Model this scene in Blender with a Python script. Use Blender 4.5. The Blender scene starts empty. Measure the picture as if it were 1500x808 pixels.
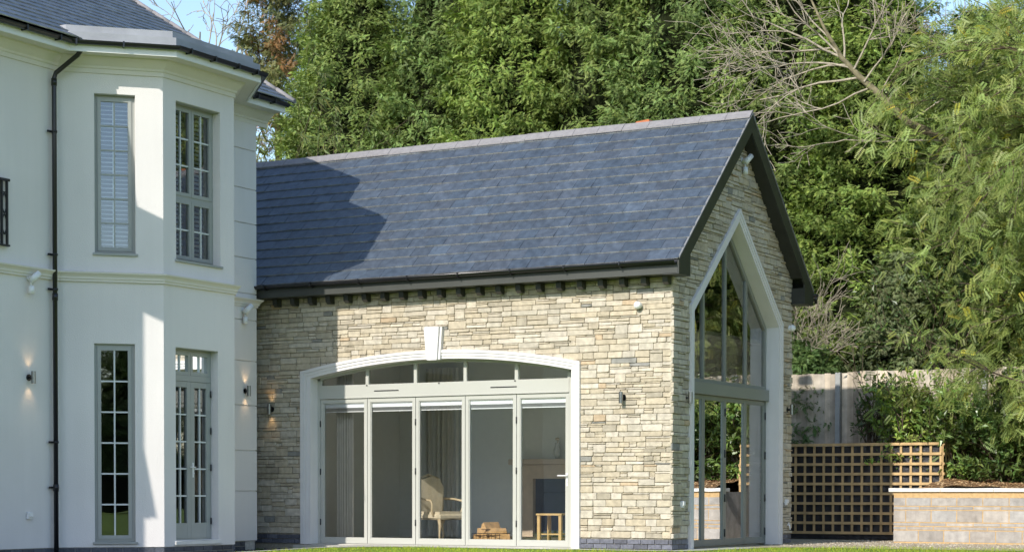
import bpy, bmesh, math, random
import numpy as np
from mathutils import Vector, Matrix
random.seed(7); RNG = np.random.default_rng(11)
S = bpy.context.scene; COL = S.collection
rad = math.radians; sq2 = math.sqrt(2)

# ---------------------------------------------------------------- helpers
def tag(o, label=None, cat=None, group=None, kind=None):
    if label: o['label'] = label
    if cat: o['category'] = cat
    if group: o['group'] = group
    if kind: o['kind'] = kind
    return o
def thing(name, label, cat, loc=(0,0,0), group=None):
    o = bpy.data.objects.new(name, None); COL.objects.link(o)
    o.location = loc; o.empty_display_size = .2
    return tag(o, label, cat, group)
def link(name, me, mat, parent=None):
    o = bpy.data.objects.new(name, me); COL.objects.link(o)
    if mat is not None:
        for m in (mat if isinstance(mat, (list, tuple)) else [mat]): me.materials.append(m)
    if parent is not None:
        o.parent = parent
        # geometry is written in world space: undo the root's location
        r = parent
        while r.parent: r = r.parent
        if parent is r: o.location = -r.location
    return o
class Frame:
    """local frame: u along the wall, n outward, z up"""
    def __init__(s, o, u, n): s.o = Vector(o); s.u = Vector(u).normalized(); s.n = Vector(n).normalized()
    def p(s, u, n, z): return s.o + s.u*u + s.n*n + Vector((0,0,z))
W0 = Frame((0,0,0), (1,0,0), (0,1,0))          # plain world: u=x, n=y
class MB:
    def __init__(s, frame=W0): s.bm = bmesh.new(); s.f = frame; s.col = None
    def v(s, u, n, z): return s.bm.verts.new(s.f.p(u, n, z))
    def quad(s, pts, mi=0):
        f = s.bm.faces.new([s.v(*p) for p in pts]); f.material_index = mi; return f
    def box(s, u0, u1, n0, n1, z0, z1, bev=0, mi=0):
        vs = [s.v(u,n,z) for z in (z0,z1) for n in (n0,n1) for u in (u0,u1)]
        fs = [s.bm.faces.new([vs[i] for i in q]) for q in ((0,1,3,2),(4,5,7,6),(0,1,5,4),(2,3,7,6),(0,2,6,4),(1,3,7,5))]
        for f in fs: f.material_index = mi
        if bev:
            es = list({e for f in fs for e in f.edges})
            bmesh.ops.bevel(s.bm, geom=es, offset=bev, segments=1, affect='EDGES')
        return s
    def prism(s, poly, n0, n1, mi=0):          # polygon in (u,z), extruded along n
        a = [s.v(u,n0,z) for u,z in poly]; b = [s.v(u,n1,z) for u,z in poly]
        fs = [s.bm.faces.new(a), s.bm.faces.new(b)]
        for i in range(len(poly)):
            j = (i+1) % len(poly); fs.append(s.bm.faces.new((a[i],a[j],b[j],b[i])))
        for f in fs: f.material_index = mi
        return s
    def prism_u(s, poly, u0, u1, mi=0):        # polygon in (n,z), extruded along u
        a = [s.v(u0,n,z) for n,z in poly]; b = [s.v(u1,n,z) for n,z in poly]
        fs = [s.bm.faces.new(a), s.bm.faces.new(b)]
        for i in range(len(poly)):
            j = (i+1) % len(poly); fs.append(s.bm.faces.new((a[i],a[j],b[j],b[i])))
        for f in fs: f.material_index = mi
        return s
    def tube(s, pts, r, seg=10, caps=True):    # pts in frame coords
        P = [s.f.p(*p) for p in pts]; rs = r if isinstance(r, (list,tuple)) else [r]*len(P)
        rings = []
        for i, p in enumerate(P):
            d = (P[min(i+1,len(P)-1)] - P[max(i-1,0)]).normalized()
            a = d.orthogonal().normalized() if i == 0 else (prev - d*prev.dot(d)).normalized()
            prev = a; b = d.cross(a)
            rings.append([s.bm.verts.new(p + (a*math.cos(t)+b*math.sin(t))*rs[i]) for t in [2*math.pi*k/seg for k in range(seg)]])
        for i in range(len(rings)-1):
            for k in range(seg):
                f = s.bm.faces.new((rings[i][k], rings[i][(k+1)%seg], rings[i+1][(k+1)%seg], rings[i+1][k])); f.smooth = True
        if caps: s.bm.faces.new(rings[0]); s.bm.faces.new(rings[-1])
        return s
    def lathe(s, c, prof, seg=16):             # prof [(r,z)] around vertical axis at frame point c(u,n)
        rings = [[s.v(c[0]+r*math.cos(2*math.pi*k/seg), c[1]+r*math.sin(2*math.pi*k/seg), z) for k in range(seg)] for r,z in prof]
        for i in range(len(rings)-1):
            for k in range(seg):
                f = s.bm.faces.new((rings[i][k], rings[i][(k+1)%seg], rings[i+1][(k+1)%seg], rings[i+1][k])); f.smooth = True
        s.bm.faces.new(rings[0]); s.bm.faces.new(rings[-1]); return s
    def sphere(s, c, r, sc=(1,1,1)):
        m = Matrix.Translation(s.f.p(*c)) @ Matrix.Diagonal((r*sc[0], r*sc[1], r*sc[2], 1))
        g = bmesh.ops.create_uvsphere(s.bm, u_segments=16, v_segments=10, radius=1, matrix=m)
        for v in g['verts']:
            for f in v.link_faces: f.smooth = True
        return s
    def build(s, name, mat, parent=None, recalc=True):
        if recalc: bmesh.ops.recalc_face_normals(s.bm, faces=s.bm.faces)
        me = bpy.data.meshes.new(name); s.bm.to_mesh(me); s.bm.free()
        return link(name, me, mat, parent)
def sweep(mb, path, prof, closed=False):
    """path: world (x,y) points, outward is right of travel; prof: closed polygon of (out, z)"""
    n = len(path); P = [Vector(p) for p in path]; nor = []
    for i in range(n):
        segs = []
        if closed or i > 0: segs.append((P[i]-P[i-1]).normalized())
        if closed or i < n-1: segs.append((P[(i+1)%n]-P[i]).normalized())
        ns = [Vector((d.y,-d.x)) for d in segs]
        if len(ns) == 2:
            m = (ns[0]+ns[1]).normalized(); m = m / max(.3, m.dot(ns[0]))
        else: m = ns[0]
        nor.append(m)
    rings = [[mb.bm.verts.new((P[i].x+nor[i].x*o, P[i].y+nor[i].y*o, z)) for o,z in prof] for i in range(n)]
    k = len(prof)
    for i in range(n if closed else n-1):
        a, b = rings[i], rings[(i+1)%n]
        for j in range(k): mb.bm.faces.new((a[j], a[(j+1)%k], b[(j+1)%k], b[j]))
    if not closed: mb.bm.faces.new(rings[0]); mb.bm.faces.new(rings[-1])
    return mb

# ---------------------------------------------------------------- materials
def mat(name, col, rough=.6, spec=.5, noise=0, nscale=8, bump=0, bscale=40, metal=0, attr=None, col2=None, coat=0, detail=6):
    m = bpy.data.materials.new(name); m.use_nodes = True; nt = m.node_tree; N = nt.nodes; L = nt.links
    b = N['Principled BSDF']; b.inputs['Roughness'].default_value = rough; b.inputs['Metallic'].default_value = metal
    b.inputs['Specular IOR Level'].default_value = spec; b.inputs['Coat Weight'].default_value = coat
    b.inputs['Base Color'].default_value = (*col, 1)
    tc = N.new('ShaderNodeTexCoord'); out = None
    if attr:
        a = N.new('ShaderNodeAttribute'); a.attribute_name = attr; out = a.outputs['Color']
    if noise:
        t = N.new('ShaderNodeTexNoise'); t.inputs['Scale'].default_value = nscale; t.inputs['Detail'].default_value = detail
        L.new(tc.outputs['Object'], t.inputs['Vector'])
        r = N.new('ShaderNodeMapRange'); r.inputs['From Min'].default_value = .3; r.inputs['From Max'].default_value = .7
        L.new(t.outputs['Fac'], r.inputs['Value'])
        if col2:
            mx = N.new('ShaderNodeMix'); mx.data_type = 'RGBA'; L.new(r.outputs[0], mx.inputs['Factor'])
            mx.inputs['A'].default_value = (*col,1); mx.inputs['B'].default_value = (*col2,1); out = mx.outputs['Result']
        else:
            r.inputs['To Min'].default_value = 1-noise; r.inputs['To Max'].default_value = 1+noise
            mx = N.new('ShaderNodeMix'); mx.data_type = 'RGBA'; mx.blend_type = 'MULTIPLY'; mx.inputs['Factor'].default_value = 1
            if out: L.new(out, mx.inputs['A'])
            else: mx.inputs['A'].default_value = (*col,1)
            L.new(r.outputs[0], mx.inputs['B']); out = mx.outputs['Result']
    if out: L.new(out, b.inputs['Base Color'])
    if bump:
        t2 = N.new('ShaderNodeTexNoise'); t2.inputs['Scale'].default_value = bscale; t2.inputs['Detail'].default_value = 8
        L.new(tc.outputs['Object'], t2.inputs['Vector'])
        bp = N.new('ShaderNodeBump'); bp.inputs['Strength'].default_value = bump; bp.inputs['Distance'].default_value = .02
        L.new(t2.outputs['Fac'], bp.inputs['Height']); L.new(bp.outputs[0], b.inputs['Normal'])
    return m
def glass(name, ior=1.9, tint=(.86,.9,.87)):
    m = bpy.data.materials.new(name); m.use_nodes = True; N = m.node_tree.nodes; L = m.node_tree.links; N.clear()
    o = N.new('ShaderNodeOutputMaterial'); t = N.new('ShaderNodeBsdfTransparent'); t.inputs[0].default_value = (*tint,1)
    g = N.new('ShaderNodeBsdfGlossy'); g.inputs['Roughness'].default_value = .006; g.inputs[0].default_value = (.95,.97,1,1)
    f = N.new('ShaderNodeFresnel'); f.inputs[0].default_value = ior
    tc = N.new('ShaderNodeTexCoord'); ns = N.new('ShaderNodeTexNoise'); ns.inputs['Scale'].default_value = 1.3; ns.inputs['Detail'].default_value = 1
    bp = N.new('ShaderNodeBump'); bp.inputs['Strength'].default_value = .02; bp.inputs['Distance'].default_value = .1
    L.new(tc.outputs['Object'], ns.inputs['Vector']); L.new(ns.outputs['Fac'], bp.inputs['Height']); L.new(bp.outputs[0], g.inputs['Normal'])
    x = N.new('ShaderNodeMixShader'); L.new(f.outputs[0], x.inputs[0]); L.new(t.outputs[0], x.inputs[1]); L.new(g.outputs[0], x.inputs[2])
    L.new(x.outputs[0], o.inputs[0]); return m
def leafmat(name, rough=.5, trans=.25, spec=.3):
    m = bpy.data.materials.new(name); m.use_nodes = True; N = m.node_tree.nodes; L = m.node_tree.links
    b = N['Principled BSDF']; a = N.new('ShaderNodeAttribute'); a.attribute_name = 'tint'
    b.inputs['Roughness'].default_value = rough; b.inputs['Specular IOR Level'].default_value = spec
    L.new(a.outputs['Color'], b.inputs['Base Color'])
    t = N.new('ShaderNodeBsdfTranslucent'); g = N.new('ShaderNodeMix'); g.data_type='RGBA'; g.blend_type='MULTIPLY'; g.inputs['Factor'].default_value=1
    g.inputs['B'].default_value = (1.3,1.4,.6,1); L.new(a.outputs['Color'], g.inputs['A']); L.new(g.outputs['Result'], t.inputs[0])
    x = N.new('ShaderNodeMixShader'); x.inputs[0].default_value = trans
    L.new(b.outputs[0], x.inputs[1]); L.new(t.outputs[0], x.inputs[2]); L.new(x.outputs[0], N['Material Output'].inputs[0]); return m
M = dict(
 render=mat('white_render', (.725,.69,.66), .85, .2, noise=.045, nscale=.7, bump=.22, bscale=70, detail=9),
 trim=mat('cream_moulding', (.69,.655,.59), .7, .3, noise=.03, nscale=3, bump=.05, bscale=60),
 whitep=mat('white_painted_wood', (.8,.8,.78), .45, .4, noise=.02, nscale=4),
 surround=mat('white_cast_stone', (.68,.66,.645), .75, .2, noise=.03, nscale=2.5, bump=.08, bscale=80),
 frame=mat('sage_grey_frame', (.34,.35,.325), .4, .4, noise=.03, nscale=3),
 alu=mat('pale_grey_aluminium', (.45,.45,.405), .35, .45, noise=.02, nscale=2),
 aludark=mat('grey_green_aluminium', (.235,.245,.215), .35, .45, noise=.03, nscale=2),
 blackp=mat('black_plastic', (.012,.012,.014), .28, .5, noise=.1, nscale=6),
 barge=mat('dark_painted_board', (.035,.037,.032), .4, .5, noise=.15, nscale=5),
 fascia=mat('dark_grey_fascia', (.055,.058,.052), .45, .4, noise=.1, nscale=4),
 lead=mat('lead_sheet', (.30,.31,.33), .5, .5, noise=.12, nscale=3, bump=.1, bscale=12),
 stone=mat('rubble_stone', (.4,.37,.3), .9, .15, noise=.16, nscale=14, bump=.4, bscale=30, attr='tint'),
 mortar=mat('recessed_joint', (.33,.295,.235), .95, .1, noise=.2, nscale=30),
 brick=mat('blue_brick', (.115,.12,.14), .6, .35, noise=.25, nscale=25, bump=.2, bscale=60, attr='tint'),
 pmortar=mat('pale_mortar', (.42,.40,.36), .95, .1, noise=.15, nscale=20),
 slate=mat('blue_slate', (.1,.11,.14), .42, .6, noise=.28, nscale=9, bump=.25, bscale=25, attr='tint'),
 ridge=mat('grey_ridge_tile', (.235,.225,.225), .8, .3, noise=.12, nscale=12, bump=.2, bscale=60),
 terra=mat('terracotta', (.45,.16,.07), .8, .2, noise=.2, nscale=20),
 glass=glass('window_glass', 1.75, (.97,.98,.96)), glassg=glass('gable_glass', 5.2, (.95,.97,.95)), glassb=glass('bay_glass', 2.5, (.85,.9,.9)),
 blind=mat('white_blind', (.72,.74,.76), .6, .3, noise=.02),
 iron=mat('black_ironwork', (.015,.015,.016), .4, .5, noise=.1),
 steel=mat('brushed_steel', (.28,.28,.27), .3, .5, metal=1, noise=.1, nscale=30),
 wplastic=mat('white_plastic', (.78,.78,.77), .35, .5, noise=.02),
 gplastic=mat('grey_plastic', (.3,.31,.32), .4, .5, noise=.05),
 dark=mat('dark_void', (.03,.03,.032), .9, .1, noise=.1),
 trellis=mat('treated_timber', (.50,.345,.17), .75, .25, noise=.22, nscale=7, bump=.15, bscale=50),
 membrane=mat('black_membrane', (.022,.022,.027), .45, .5, noise=.3, nscale=12, bump=.8, bscale=16),
 fence=mat('weathered_board', (.5,.43,.33), .85, .2, noise=.2, nscale=6, bump=.2, bscale=50, attr='tint'),
 post=mat('concrete_post', (.33,.34,.33), .9, .2, noise=.1, nscale=12, bump=.1),
 block=mat('concrete_block', (.4,.37,.34), .9, .15, noise=.16, nscale=9, bump=.4, bscale=70, attr='tint'),
 omortar=mat('orange_sand_mortar', (.50,.34,.17), .95, .1, noise=.15, nscale=20),
 coping=mat('white_coping', (.72,.70,.65), .8, .2, noise=.06, nscale=5, bump=.1),
 bark=mat('tree_bark', (.11,.085,.06), .9, .1, noise=.35, nscale=10, bump=.8, bscale=14),
 deadbark=mat('pale_dead_bark', (.33,.29,.22), .85, .15, noise=.3, nscale=7, bump=.6, bscale=22),
 lawn=mat('lawn_ground', (.14,.21,.035), .95, .1, noise=.3, nscale=1.5, bump=.5, bscale=40),
 gravel=mat('sandy_gravel', (.43,.37,.27), .95, .1, noise=.25, nscale=30, bump=1, bscale=55),
 paving=mat('paving_slab', (.45,.43,.38), .85, .2, noise=.1, nscale=8, bump=.1),
 mulch=mat('bark_mulch', (.2,.125,.065), .95, .1, noise=.4, nscale=25, bump=1, bscale=30),
 chips=mat('slate_chippings', (.05,.055,.065), .7, .4, noise=.5, nscale=25, bump=1, bscale=30),
 iwall=mat('interior_wall', (.74,.75,.71), .9, .1, noise=.02), ifloor=mat('interior_floor', (.55,.53,.49), .35, .4, noise=.05),
 iceil=mat('interior_ceiling', (.8,.8,.78), .9, .1, noise=.02),
 curtain=mat('taupe_curtain', (.66,.64,.59), .9, .1, noise=.05),
 cream=mat('cream_upholstery', (.60,.52,.38), .85, .2, noise=.1, nscale=12), giltwood=mat('pale_carved_wood', (.52,.42,.27), .5, .4, noise=.1),
 mantel=mat('limestone_mantel', (.58,.47,.36), .8, .2, noise=.08), firebox=mat('dark_blue_fireback', (.035,.045,.075), .5, .4, noise=.15),
 log=mat('split_log', (.55,.34,.15), .8, .2, noise=.25, nscale=14), logbark=mat('log_bark', (.12,.075,.045), .9, .1, noise=.3),
 oak=mat('light_oak', (.52,.36,.16), .5, .3, noise=.15, nscale=9), vase=mat('glazed_vase', (.5,.5,.46), .25, .5, noise=.15),
 conifer=leafmat('conifer_foliage', .55, .16, .35), broad=leafmat('broadleaf_foliage', .45, .3, .35), laurelm=leafmat('laurel_foliage', .32, .22, .45),
 grassm=leafmat('grass_blades', .6, .35, .2), core=mat('crown_core_shade', (.014,.018,.008), 1, 0, noise=.4, nscale=5, bump=1, bscale=6),  # core: near-black colour for the shade between conifer boughs
)
def emis(name, col, st):
    m = bpy.data.materials.new(name); m.use_nodes = True; b = m.node_tree.nodes['Principled BSDF']
    b.inputs['Emission Color'].default_value = (*col,1); b.inputs['Emission Strength'].default_value = st; return m
def streaks(m, amp=.05):                     # faint rain streaks down a rendered wall
    N = m.node_tree.nodes; L = m.node_tree.links; b = N['Principled BSDF']; src = b.inputs['Base Color'].links[0].from_socket
    tc = N.new('ShaderNodeTexCoord'); mp = N.new('ShaderNodeMapping'); mp.inputs['Scale'].default_value = (5,5,.35); t = N.new('ShaderNodeTexNoise'); t.inputs['Scale'].default_value = 1.6; t.inputs['Detail'].default_value = 5
    L.new(tc.outputs['Object'], mp.inputs[0]); L.new(mp.outputs[0], t.inputs['Vector']); r = N.new('ShaderNodeMapRange'); r.inputs['From Min'].default_value=.35; r.inputs['From Max'].default_value=.7; r.inputs['To Min'].default_value=1+amp*.3; r.inputs['To Max'].default_value=1-amp
    L.new(t.outputs['Fac'], r.inputs['Value']); x = N.new('ShaderNodeMix'); x.data_type='RGBA'; x.blend_type='MULTIPLY'; x.inputs['Factor'].default_value=1; L.new(src, x.inputs['A']); L.new(r.outputs[0], x.inputs['B']); L.new(x.outputs['Result'], b.inputs['Base Color'])
streaks(M['render'], .018); streaks(M['surround'], .02); streaks(M['block'], .14); streaks(M['fence'], .25); streaks(M['stone'], .12)
M['bulb'] = emis('warm_bulb', (1,.72,.42), 6)
def point_tint(o, cols):                       # one colour per face -> 'tint' attribute
    me = o.data; a = me.attributes.new('tint', 'FLOAT_COLOR', 'FACE')
    a.data.foreach_set('color', np.concatenate([np.asarray(cols, np.float32), np.ones((len(cols),1),np.float32)],1).ravel())

# ---------------------------------------------------------------- walls
def panel(mb, fr, L0, L1, z0, z1, holes=(), reveal=.12, back=.28):
    us = sorted({L0, L1, *[h[0] for h in holes], *[h[1] for h in holes]}); zs = sorted({z0, z1, *[h[2] for h in holes], *[h[3] for h in holes]})
    mb.f = fr
    for i in range(len(us)-1):
        for j in range(len(zs)-1):
            uc, zc = (us[i]+us[i+1])/2, (zs[j]+zs[j+1])/2
            if any(h[0]<uc<h[1] and h[2]<zc<h[3] for h in holes): continue
            mb.quad([(us[i],0,zs[j]),(us[i+1],0,zs[j]),(us[i+1],0,zs[j+1]),(us[i],0,zs[j+1])])
            mb.quad([(us[i],-back,zs[j]),(us[i],-back,zs[j+1]),(us[i+1],-back,zs[j+1]),(us[i+1],-back,zs[j])])
    for a,b,c,d in holes:
        mb.quad([(a,0,c),(a,-back,c),(a,-back,d),(a,0,d)]); mb.quad([(b,0,c),(b,0,d),(b,-back,d),(b,-back,c)])
        mb.quad([(a,0,c),(b,0,c),(b,-back,c),(a,-back,c)]); mb.quad([(a,0,d),(a,-back,d),(b,-back,d),(b,0,d)])

def stonework(fr, cells_blocked, U0, U1, Z0, Z1, du=.03, dz=.026, proud=.014, seed=1, pal='annexe'):
    """random coursed rubble: every stone a bevelled, slightly crooked block"""
    rnd = random.Random(seed); nu = int(round((U1-U0)/du)); nz = int(round((Z1-Z0)/dz)); du = (U1-U0)/nu; dz = (Z1-Z0)/nz
    occ = [[cells_blocked(U0+(i+.5)*du, Z0+(j+.5)*dz) for i in range(nu)] for j in range(nz)]
    mb = MB(fr); cols = []
    base = [(.50,.45,.35),(.52,.475,.385),(.485,.43,.325),(.54,.50,.42),(.46,.41,.315),(.50,.465,.385)]
    rowh = {}
    j = 0
    while j < nz:
        h = rnd.choice([2,3,3,3,4,4]); 
        for k in range(h): rowh[j+k] = (j, min(h, nz-j))
        j += h
    stones = []
    for j in range(nz):
        i = 0
        while i < nu:
            if occ[j][i]: i += 1; continue
            room = 0
            while i+room < nu and not occ[j][i+room] and room < 18: room += 1
            j0, h0 = rowh[j]; rem = j0+h0-j
            r = rnd.random()
            if rem >= 3 and r < .22: h = rem-1 if rem > 3 else 2
            elif r > .93 and rem < 4: h = rem + 2
            elif r < .3 and rem == 2: h = 1 if rnd.random()<.12 else 2
            else: h = rem
            w = rnd.choice([4,5,6,7,8,9,10,12,14,15]) if h < 4 else rnd.choice([6,7,8,9,11])
            if h == 1: w = rnd.choice([6,8,10,12])
            w = min(w, room)
            if room - w < 3: w = room if room <= 14 else w - 3
            w = max(1, w)
            hh = 0
            while hh < h and j+hh < nz and all(not occ[j+hh][i+k] for k in range(w)): hh += 1
            h = max(1, hh)
            for a in range(h):
                for b in range(w):
                    if j+a < nz: occ[j+a][i+b] = True
            stones.append((U0+i*du, U0+(i+w)*du, Z0+j*dz, Z0+(j+h)*dz)); i += w
    for a,b,c,d in stones:
        g = rnd.uniform(.001,.004); e = lambda k=.0035: rnd.uniform(-k,k)
        t = rnd.uniform(.002, proud); bv = min(.0065, (d-c)*.15)
        o = [(a+g+e(),c+g+e()),(b-g+e(),c+g+e()),(b-g+e(),d-g+e()),(a+g+e(),d-g+e())]
        # 8-gon outline with chipped corners
        pts = []
        for q in range(4):
            p = o[q]; pn = o[(q+1)%4]; pp = o[q-1]
            k = rnd.uniform(.004,.014)
            def tow(p1, p2, k):
                l = math.dist(p1,p2); k = min(k, l*.3); return (p1[0]+(p2[0]-p1[0])*k/l, p1[1]+(p2[1]-p1[1])*k/l)
            pts += [tow(p, pp, k), tow(p, pn, k)]
        cx = (a+b)/2; cz = (c+d)/2
        tilt = rnd.uniform(-.004,.004); tiltz = rnd.uniform(-.004,.004)
        ring0 = [mb.v(u, -.03, z) for u,z in pts]
        ring1 = [mb.v(u, t*.4 + e(.0015), z) for u,z in pts]
        ring2 = []
        for u,z in pts:
            uu = u + math.copysign(bv, cx-u); zz = z + math.copysign(bv*.8, cz-z)
            ring2.append(mb.v(uu, t+.004 + tilt*(u-cx)/(b-a+.01) + tiltz*(z-cz)/(d-c) + e(.001), zz))
        r = rnd.random(); cb = rnd.choice(base)
        if r < .02: cb = (.27,.27,.25)
        elif r < .04: cb = (.49,.39,.27)
        elif r < .13: cb = (.40,.365,.29)
        m = rnd.uniform(.92,1.08); cb = [x*m for x in cb]; nf = 0
        for R0,R1 in ((ring0,ring1),(ring1,ring2)):
            for q in range(8): mb.bm.faces.new((R0[q],R0[(q+1)%8],R1[(q+1)%8],R1[q])); nf += 1
        mb.bm.faces.new(ring2); nf += 1
        cols += [[cb[0]*.98,cb[1]*.955,cb[2]*.93]]*nf
    return mb, cols
def bricks(mb, cols, fr, u0, u1, z0, rows=2, L=.225, h=.065, g=.01, col=(.115,.12,.145), n=.012, rnd=random.Random(3)):
    mb.f = fr
    for r in range(rows):
        u = u0 - (L/2 if r % 2 else 0)
        while u < u1-.01:
            a, b = max(u,u0), min(u+L-g, u1)
            if b-a > .02:
                nf = len(mb.bm.faces); mb.box(a, b, -.03, n, z0+r*(h+g), z0+r*(h+g)+h); k = rnd.uniform(.7,1.35)
                cols += [[c*k for c in col]]*(len(mb.bm.faces)-nf)
            u += L
def slates(fr, slope_z, ranges, width=.33, expo=.255, seed=2, name='slate_covering', parent=None, vmax=3.7, thick=.014):
    """fr: u along eave, n horizontal into the slope; slope_z = rise per unit n; ranges(s)->(u0,u1) at slope distance s"""
    rnd = random.Random(seed); mb = MB(fr); cols = []; c = 1/math.sqrt(1+slope_z**2); sn = slope_z*c; k = 0; s = -.03
    def P(u, d, up): return mb.v(u, d*c - up*sn, d*sn + up*c)
    while s < vmax-.02:
        a0, b0 = ranges(s + expo/2); off = (k % 2)*width/2
        u = a0 - off - width*rnd.random()*.0
        while u < b0:
            a, b = max(u+.002,a0), min(u+width-.002, b0)
            if b-a > .03:
                s0 = s + rnd.uniform(-.003,.003); s1 = min(s+expo+.06, vmax+.02); t = thick*rnd.uniform(.8,1.3); w = rnd.uniform(-.0015,.0015)
                f = [P(a,s0,t+.006+w),P(b,s0,t+.006-w),P(b,s1,.002),P(a,s1,.002)]
                g = [P(a,s0,.004+w),P(b,s0,.004-w)]
                mb.bm.faces.new(f); mb.bm.faces.new((g[0],g[1],f[1],f[0])); mb.bm.faces.new((g[1],P(b,s1,-.005),f[2],f[1])); mb.bm.faces.new((f[0],f[3],P(a,s1,-.005),g[0]))
                m = rnd.uniform(.88,1.12)*(1.22 if rnd.random()<.06 else 1); h = rnd.uniform(-.003,.003)
                cols += [((.058+h)*m,(.073)*m,(.093-h)*m)]*4
                cols[-3] = (.33*m,.33*m,.32*m)   # bottom edge coloured pale, as if it caught the sun
            u += width
        s += expo; k += 1
    mb.quad([(ranges(0)[0],0,-.012),(ranges(0)[1],0,-.012),(ranges(vmax)[1],vmax*c,vmax*sn-.012),(ranges(vmax)[0],vmax*c,vmax*sn-.012)]); cols.append((.03,.03,.035))
    o = mb.build(name, M['slate'], parent, recalc=False); point_tint(o, cols); return o

# ================================================================ STONE ANNEXE
W = 4.75; EY = -.34; EZ = 4.215; RZ = 6.735; SL = (RZ-EZ)/(W/2-EY)
XL = -10.5; XG = .26
ax = thing('stone_annexe', 'single storey buff rubble stone building with a blue slate roof and pointed glazed gable', 'building', (0,0,0))
FF = Frame((0,0,0), (1,0,0), (0,-1,0)); FG = Frame((0,0,0), (0,1,0), (1,0,0)); FB = Frame((0,W,0), (-1,0,0), (0,1,0))
# arch opening geometry (front)
AX0, AX1, ASP, ATOP = -6.655, -1.505, 2.80, 3.06    # outer edge of surround
IX0, IX1, ISP, ITOP = -6.47, -1.655, 2.685, 2.925   # inner
def arch_z(x, x0, x1, sp, top):
    h = (x1-x0)/2; s = top-sp; R = (h*h+s*s)/(2*s); return top - R + math.sqrt(max(0,R*R-(x-(x0+x1)/2)**2))
def blk_front(u, z): return AX0+.05 < u < AX1-.05 and z < arch_z(u, AX0, AX1, ASP, ATOP)-.05
mb, cols = stonework(FF, blk_front, -7.75, -.002, .155, 3.995, seed=5)
o = mb.build('front_wall', M['stone'], ax); point_tint(o, cols)
# gable (u = y)
YS0, YS1 = .569, 4.263; YC = 2.416; ZK = 3.62; ZA = 5.285
def gable_top(y): return EZ + SL*(min(y, W-y)-EY) - .05
def sur_top(y, y0, y1, zk, za):
    return zk + (za-zk)*(1-abs(y-(y0+y1)/2)/((y1-y0)/2)) if y0 < y < y1 else -1
def blk_gable(u, z):
    return z > gable_top(u) or (YS0+.05 < u < YS1-.05 and z < sur_top(u, YS0, YS1, ZK, ZA)-.1)
mb, cols = stonework(FG, blk_gable, -.012, W, .155, 6.66, seed=9, proud=.028, dz=.027)
o = mb.build('gable_wall', M['stone'], ax); point_tint(o, cols)
# plinth
mb = MB(); cols = []
for a_,b_,f_,n_ in ((-7.7,AX0,FF,.012),(AX1,.012,FF,.012),(.0,YS0,FG,.01),(YS1,W,FG,.01)):
    mb = MB(); cols = []; bricks(mb, cols, f_, a_, b_, .0, n=n_); o = mb.build('brick_plinth', M['brick'], ax); point_tint(o, cols)
# mortar backing + other walls
mb = MB(FF)
def arch_poly(x0, x1, sp, top, n=24): return [(x0+(x1-x0)*i/n, arch_z(x0+(x1-x0)*i/n, x0, x1, sp, top)) for i in range(n+1)]
B0 = [(-10.4,-.1),(AX0+.03,-.1),(AX0+.03,ASP)] + [p for p in arch_poly(AX0+.03, AX1-.03, ASP-.02, ATOP-.03)] + [(AX1-.03,ASP),(AX1-.03,-.1),(0,-.1),(0,4.1),(-10.4,4.1)]
# front backing wall in pieces (quads), inner side plastered
def strip_wall(mb, pts_low, ztop, n0, n1):
    for (u0,z0),(u1,z1) in zip(pts_low[:-1], pts_low[1:]):
        if abs(u1-u0) < 1e-6: continue
        for n in (n0,n1): mb.quad([(u0,n,z0),(u1,n,z1),(u1,n,ztop),(u0,n,ztop)])
        mb.quad([(u0,n0,z0),(u1,n0,z1),(u1,n1,z1),(u0,n1,z0)])
low = [(-10.4,-.1),(AX0+.03,-.1)]
strip_wall(mb, low, 4.1, -.012, -.3)
strip_wall(mb, arch_poly(AX0+.03, AX1-.03, ASP-.02, ATOP-.03), 4.1, -.012, -.3)
strip_wall(mb, [(AX1-.03,-.1),(-.012,-.1)], 4.1, -.012, -.3)
mb.f = FG
def gw(mb, ya, yb, zfun, n0=-.012, n1=-.3, N=1):
    for i in range(N):
        y0 = ya+(yb-ya)*i/N; y1 = ya+(yb-ya)*(i+1)/N; a0, a1 = zfun(y0), zfun(y1)
        for n in (n0,n1): mb.quad([(y0,n,a0),(y1,n,a1),(y1,n,gable_top(y1)),(y0,n,gable_top(y0))])
        mb.quad([(y0,n0,a0),(y1,n0,a1),(y1,n1,a1),(y0,n1,a0)])
gy0, gy1 = YS0+.04, YS1-.04
gw(mb, .012, gy0, lambda y: -.1); gw(mb, gy1, W, lambda y: -.1)
gw(mb, gy0, YC, lambda y: sur_top(min(max(y,gy0+1e-4),gy1-1e-4), gy0, gy1, ZK-.03, ZA-.08)); gw(mb, YC, gy1, lambda y: sur_top(min(max(y,gy0+1e-4),gy1-1e-4), gy0, gy1, ZK-.03, ZA-.08))
o = mb.build('mortar_backing', M['mortar'], ax, recalc=False)
mb = MB(); mb.box(-10.4, -.31, W-.3, W, -.1, 4.1); mb.box(-10.4, -10.1, .3, W-.31, -.1, 4.1)
mb.build('rear_wall', M['stone'], ax); 
me = ax.children[-1].data; point_tint(ax.children[-1], [(.5,.45,.35)]*len(me.polygons))
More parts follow.
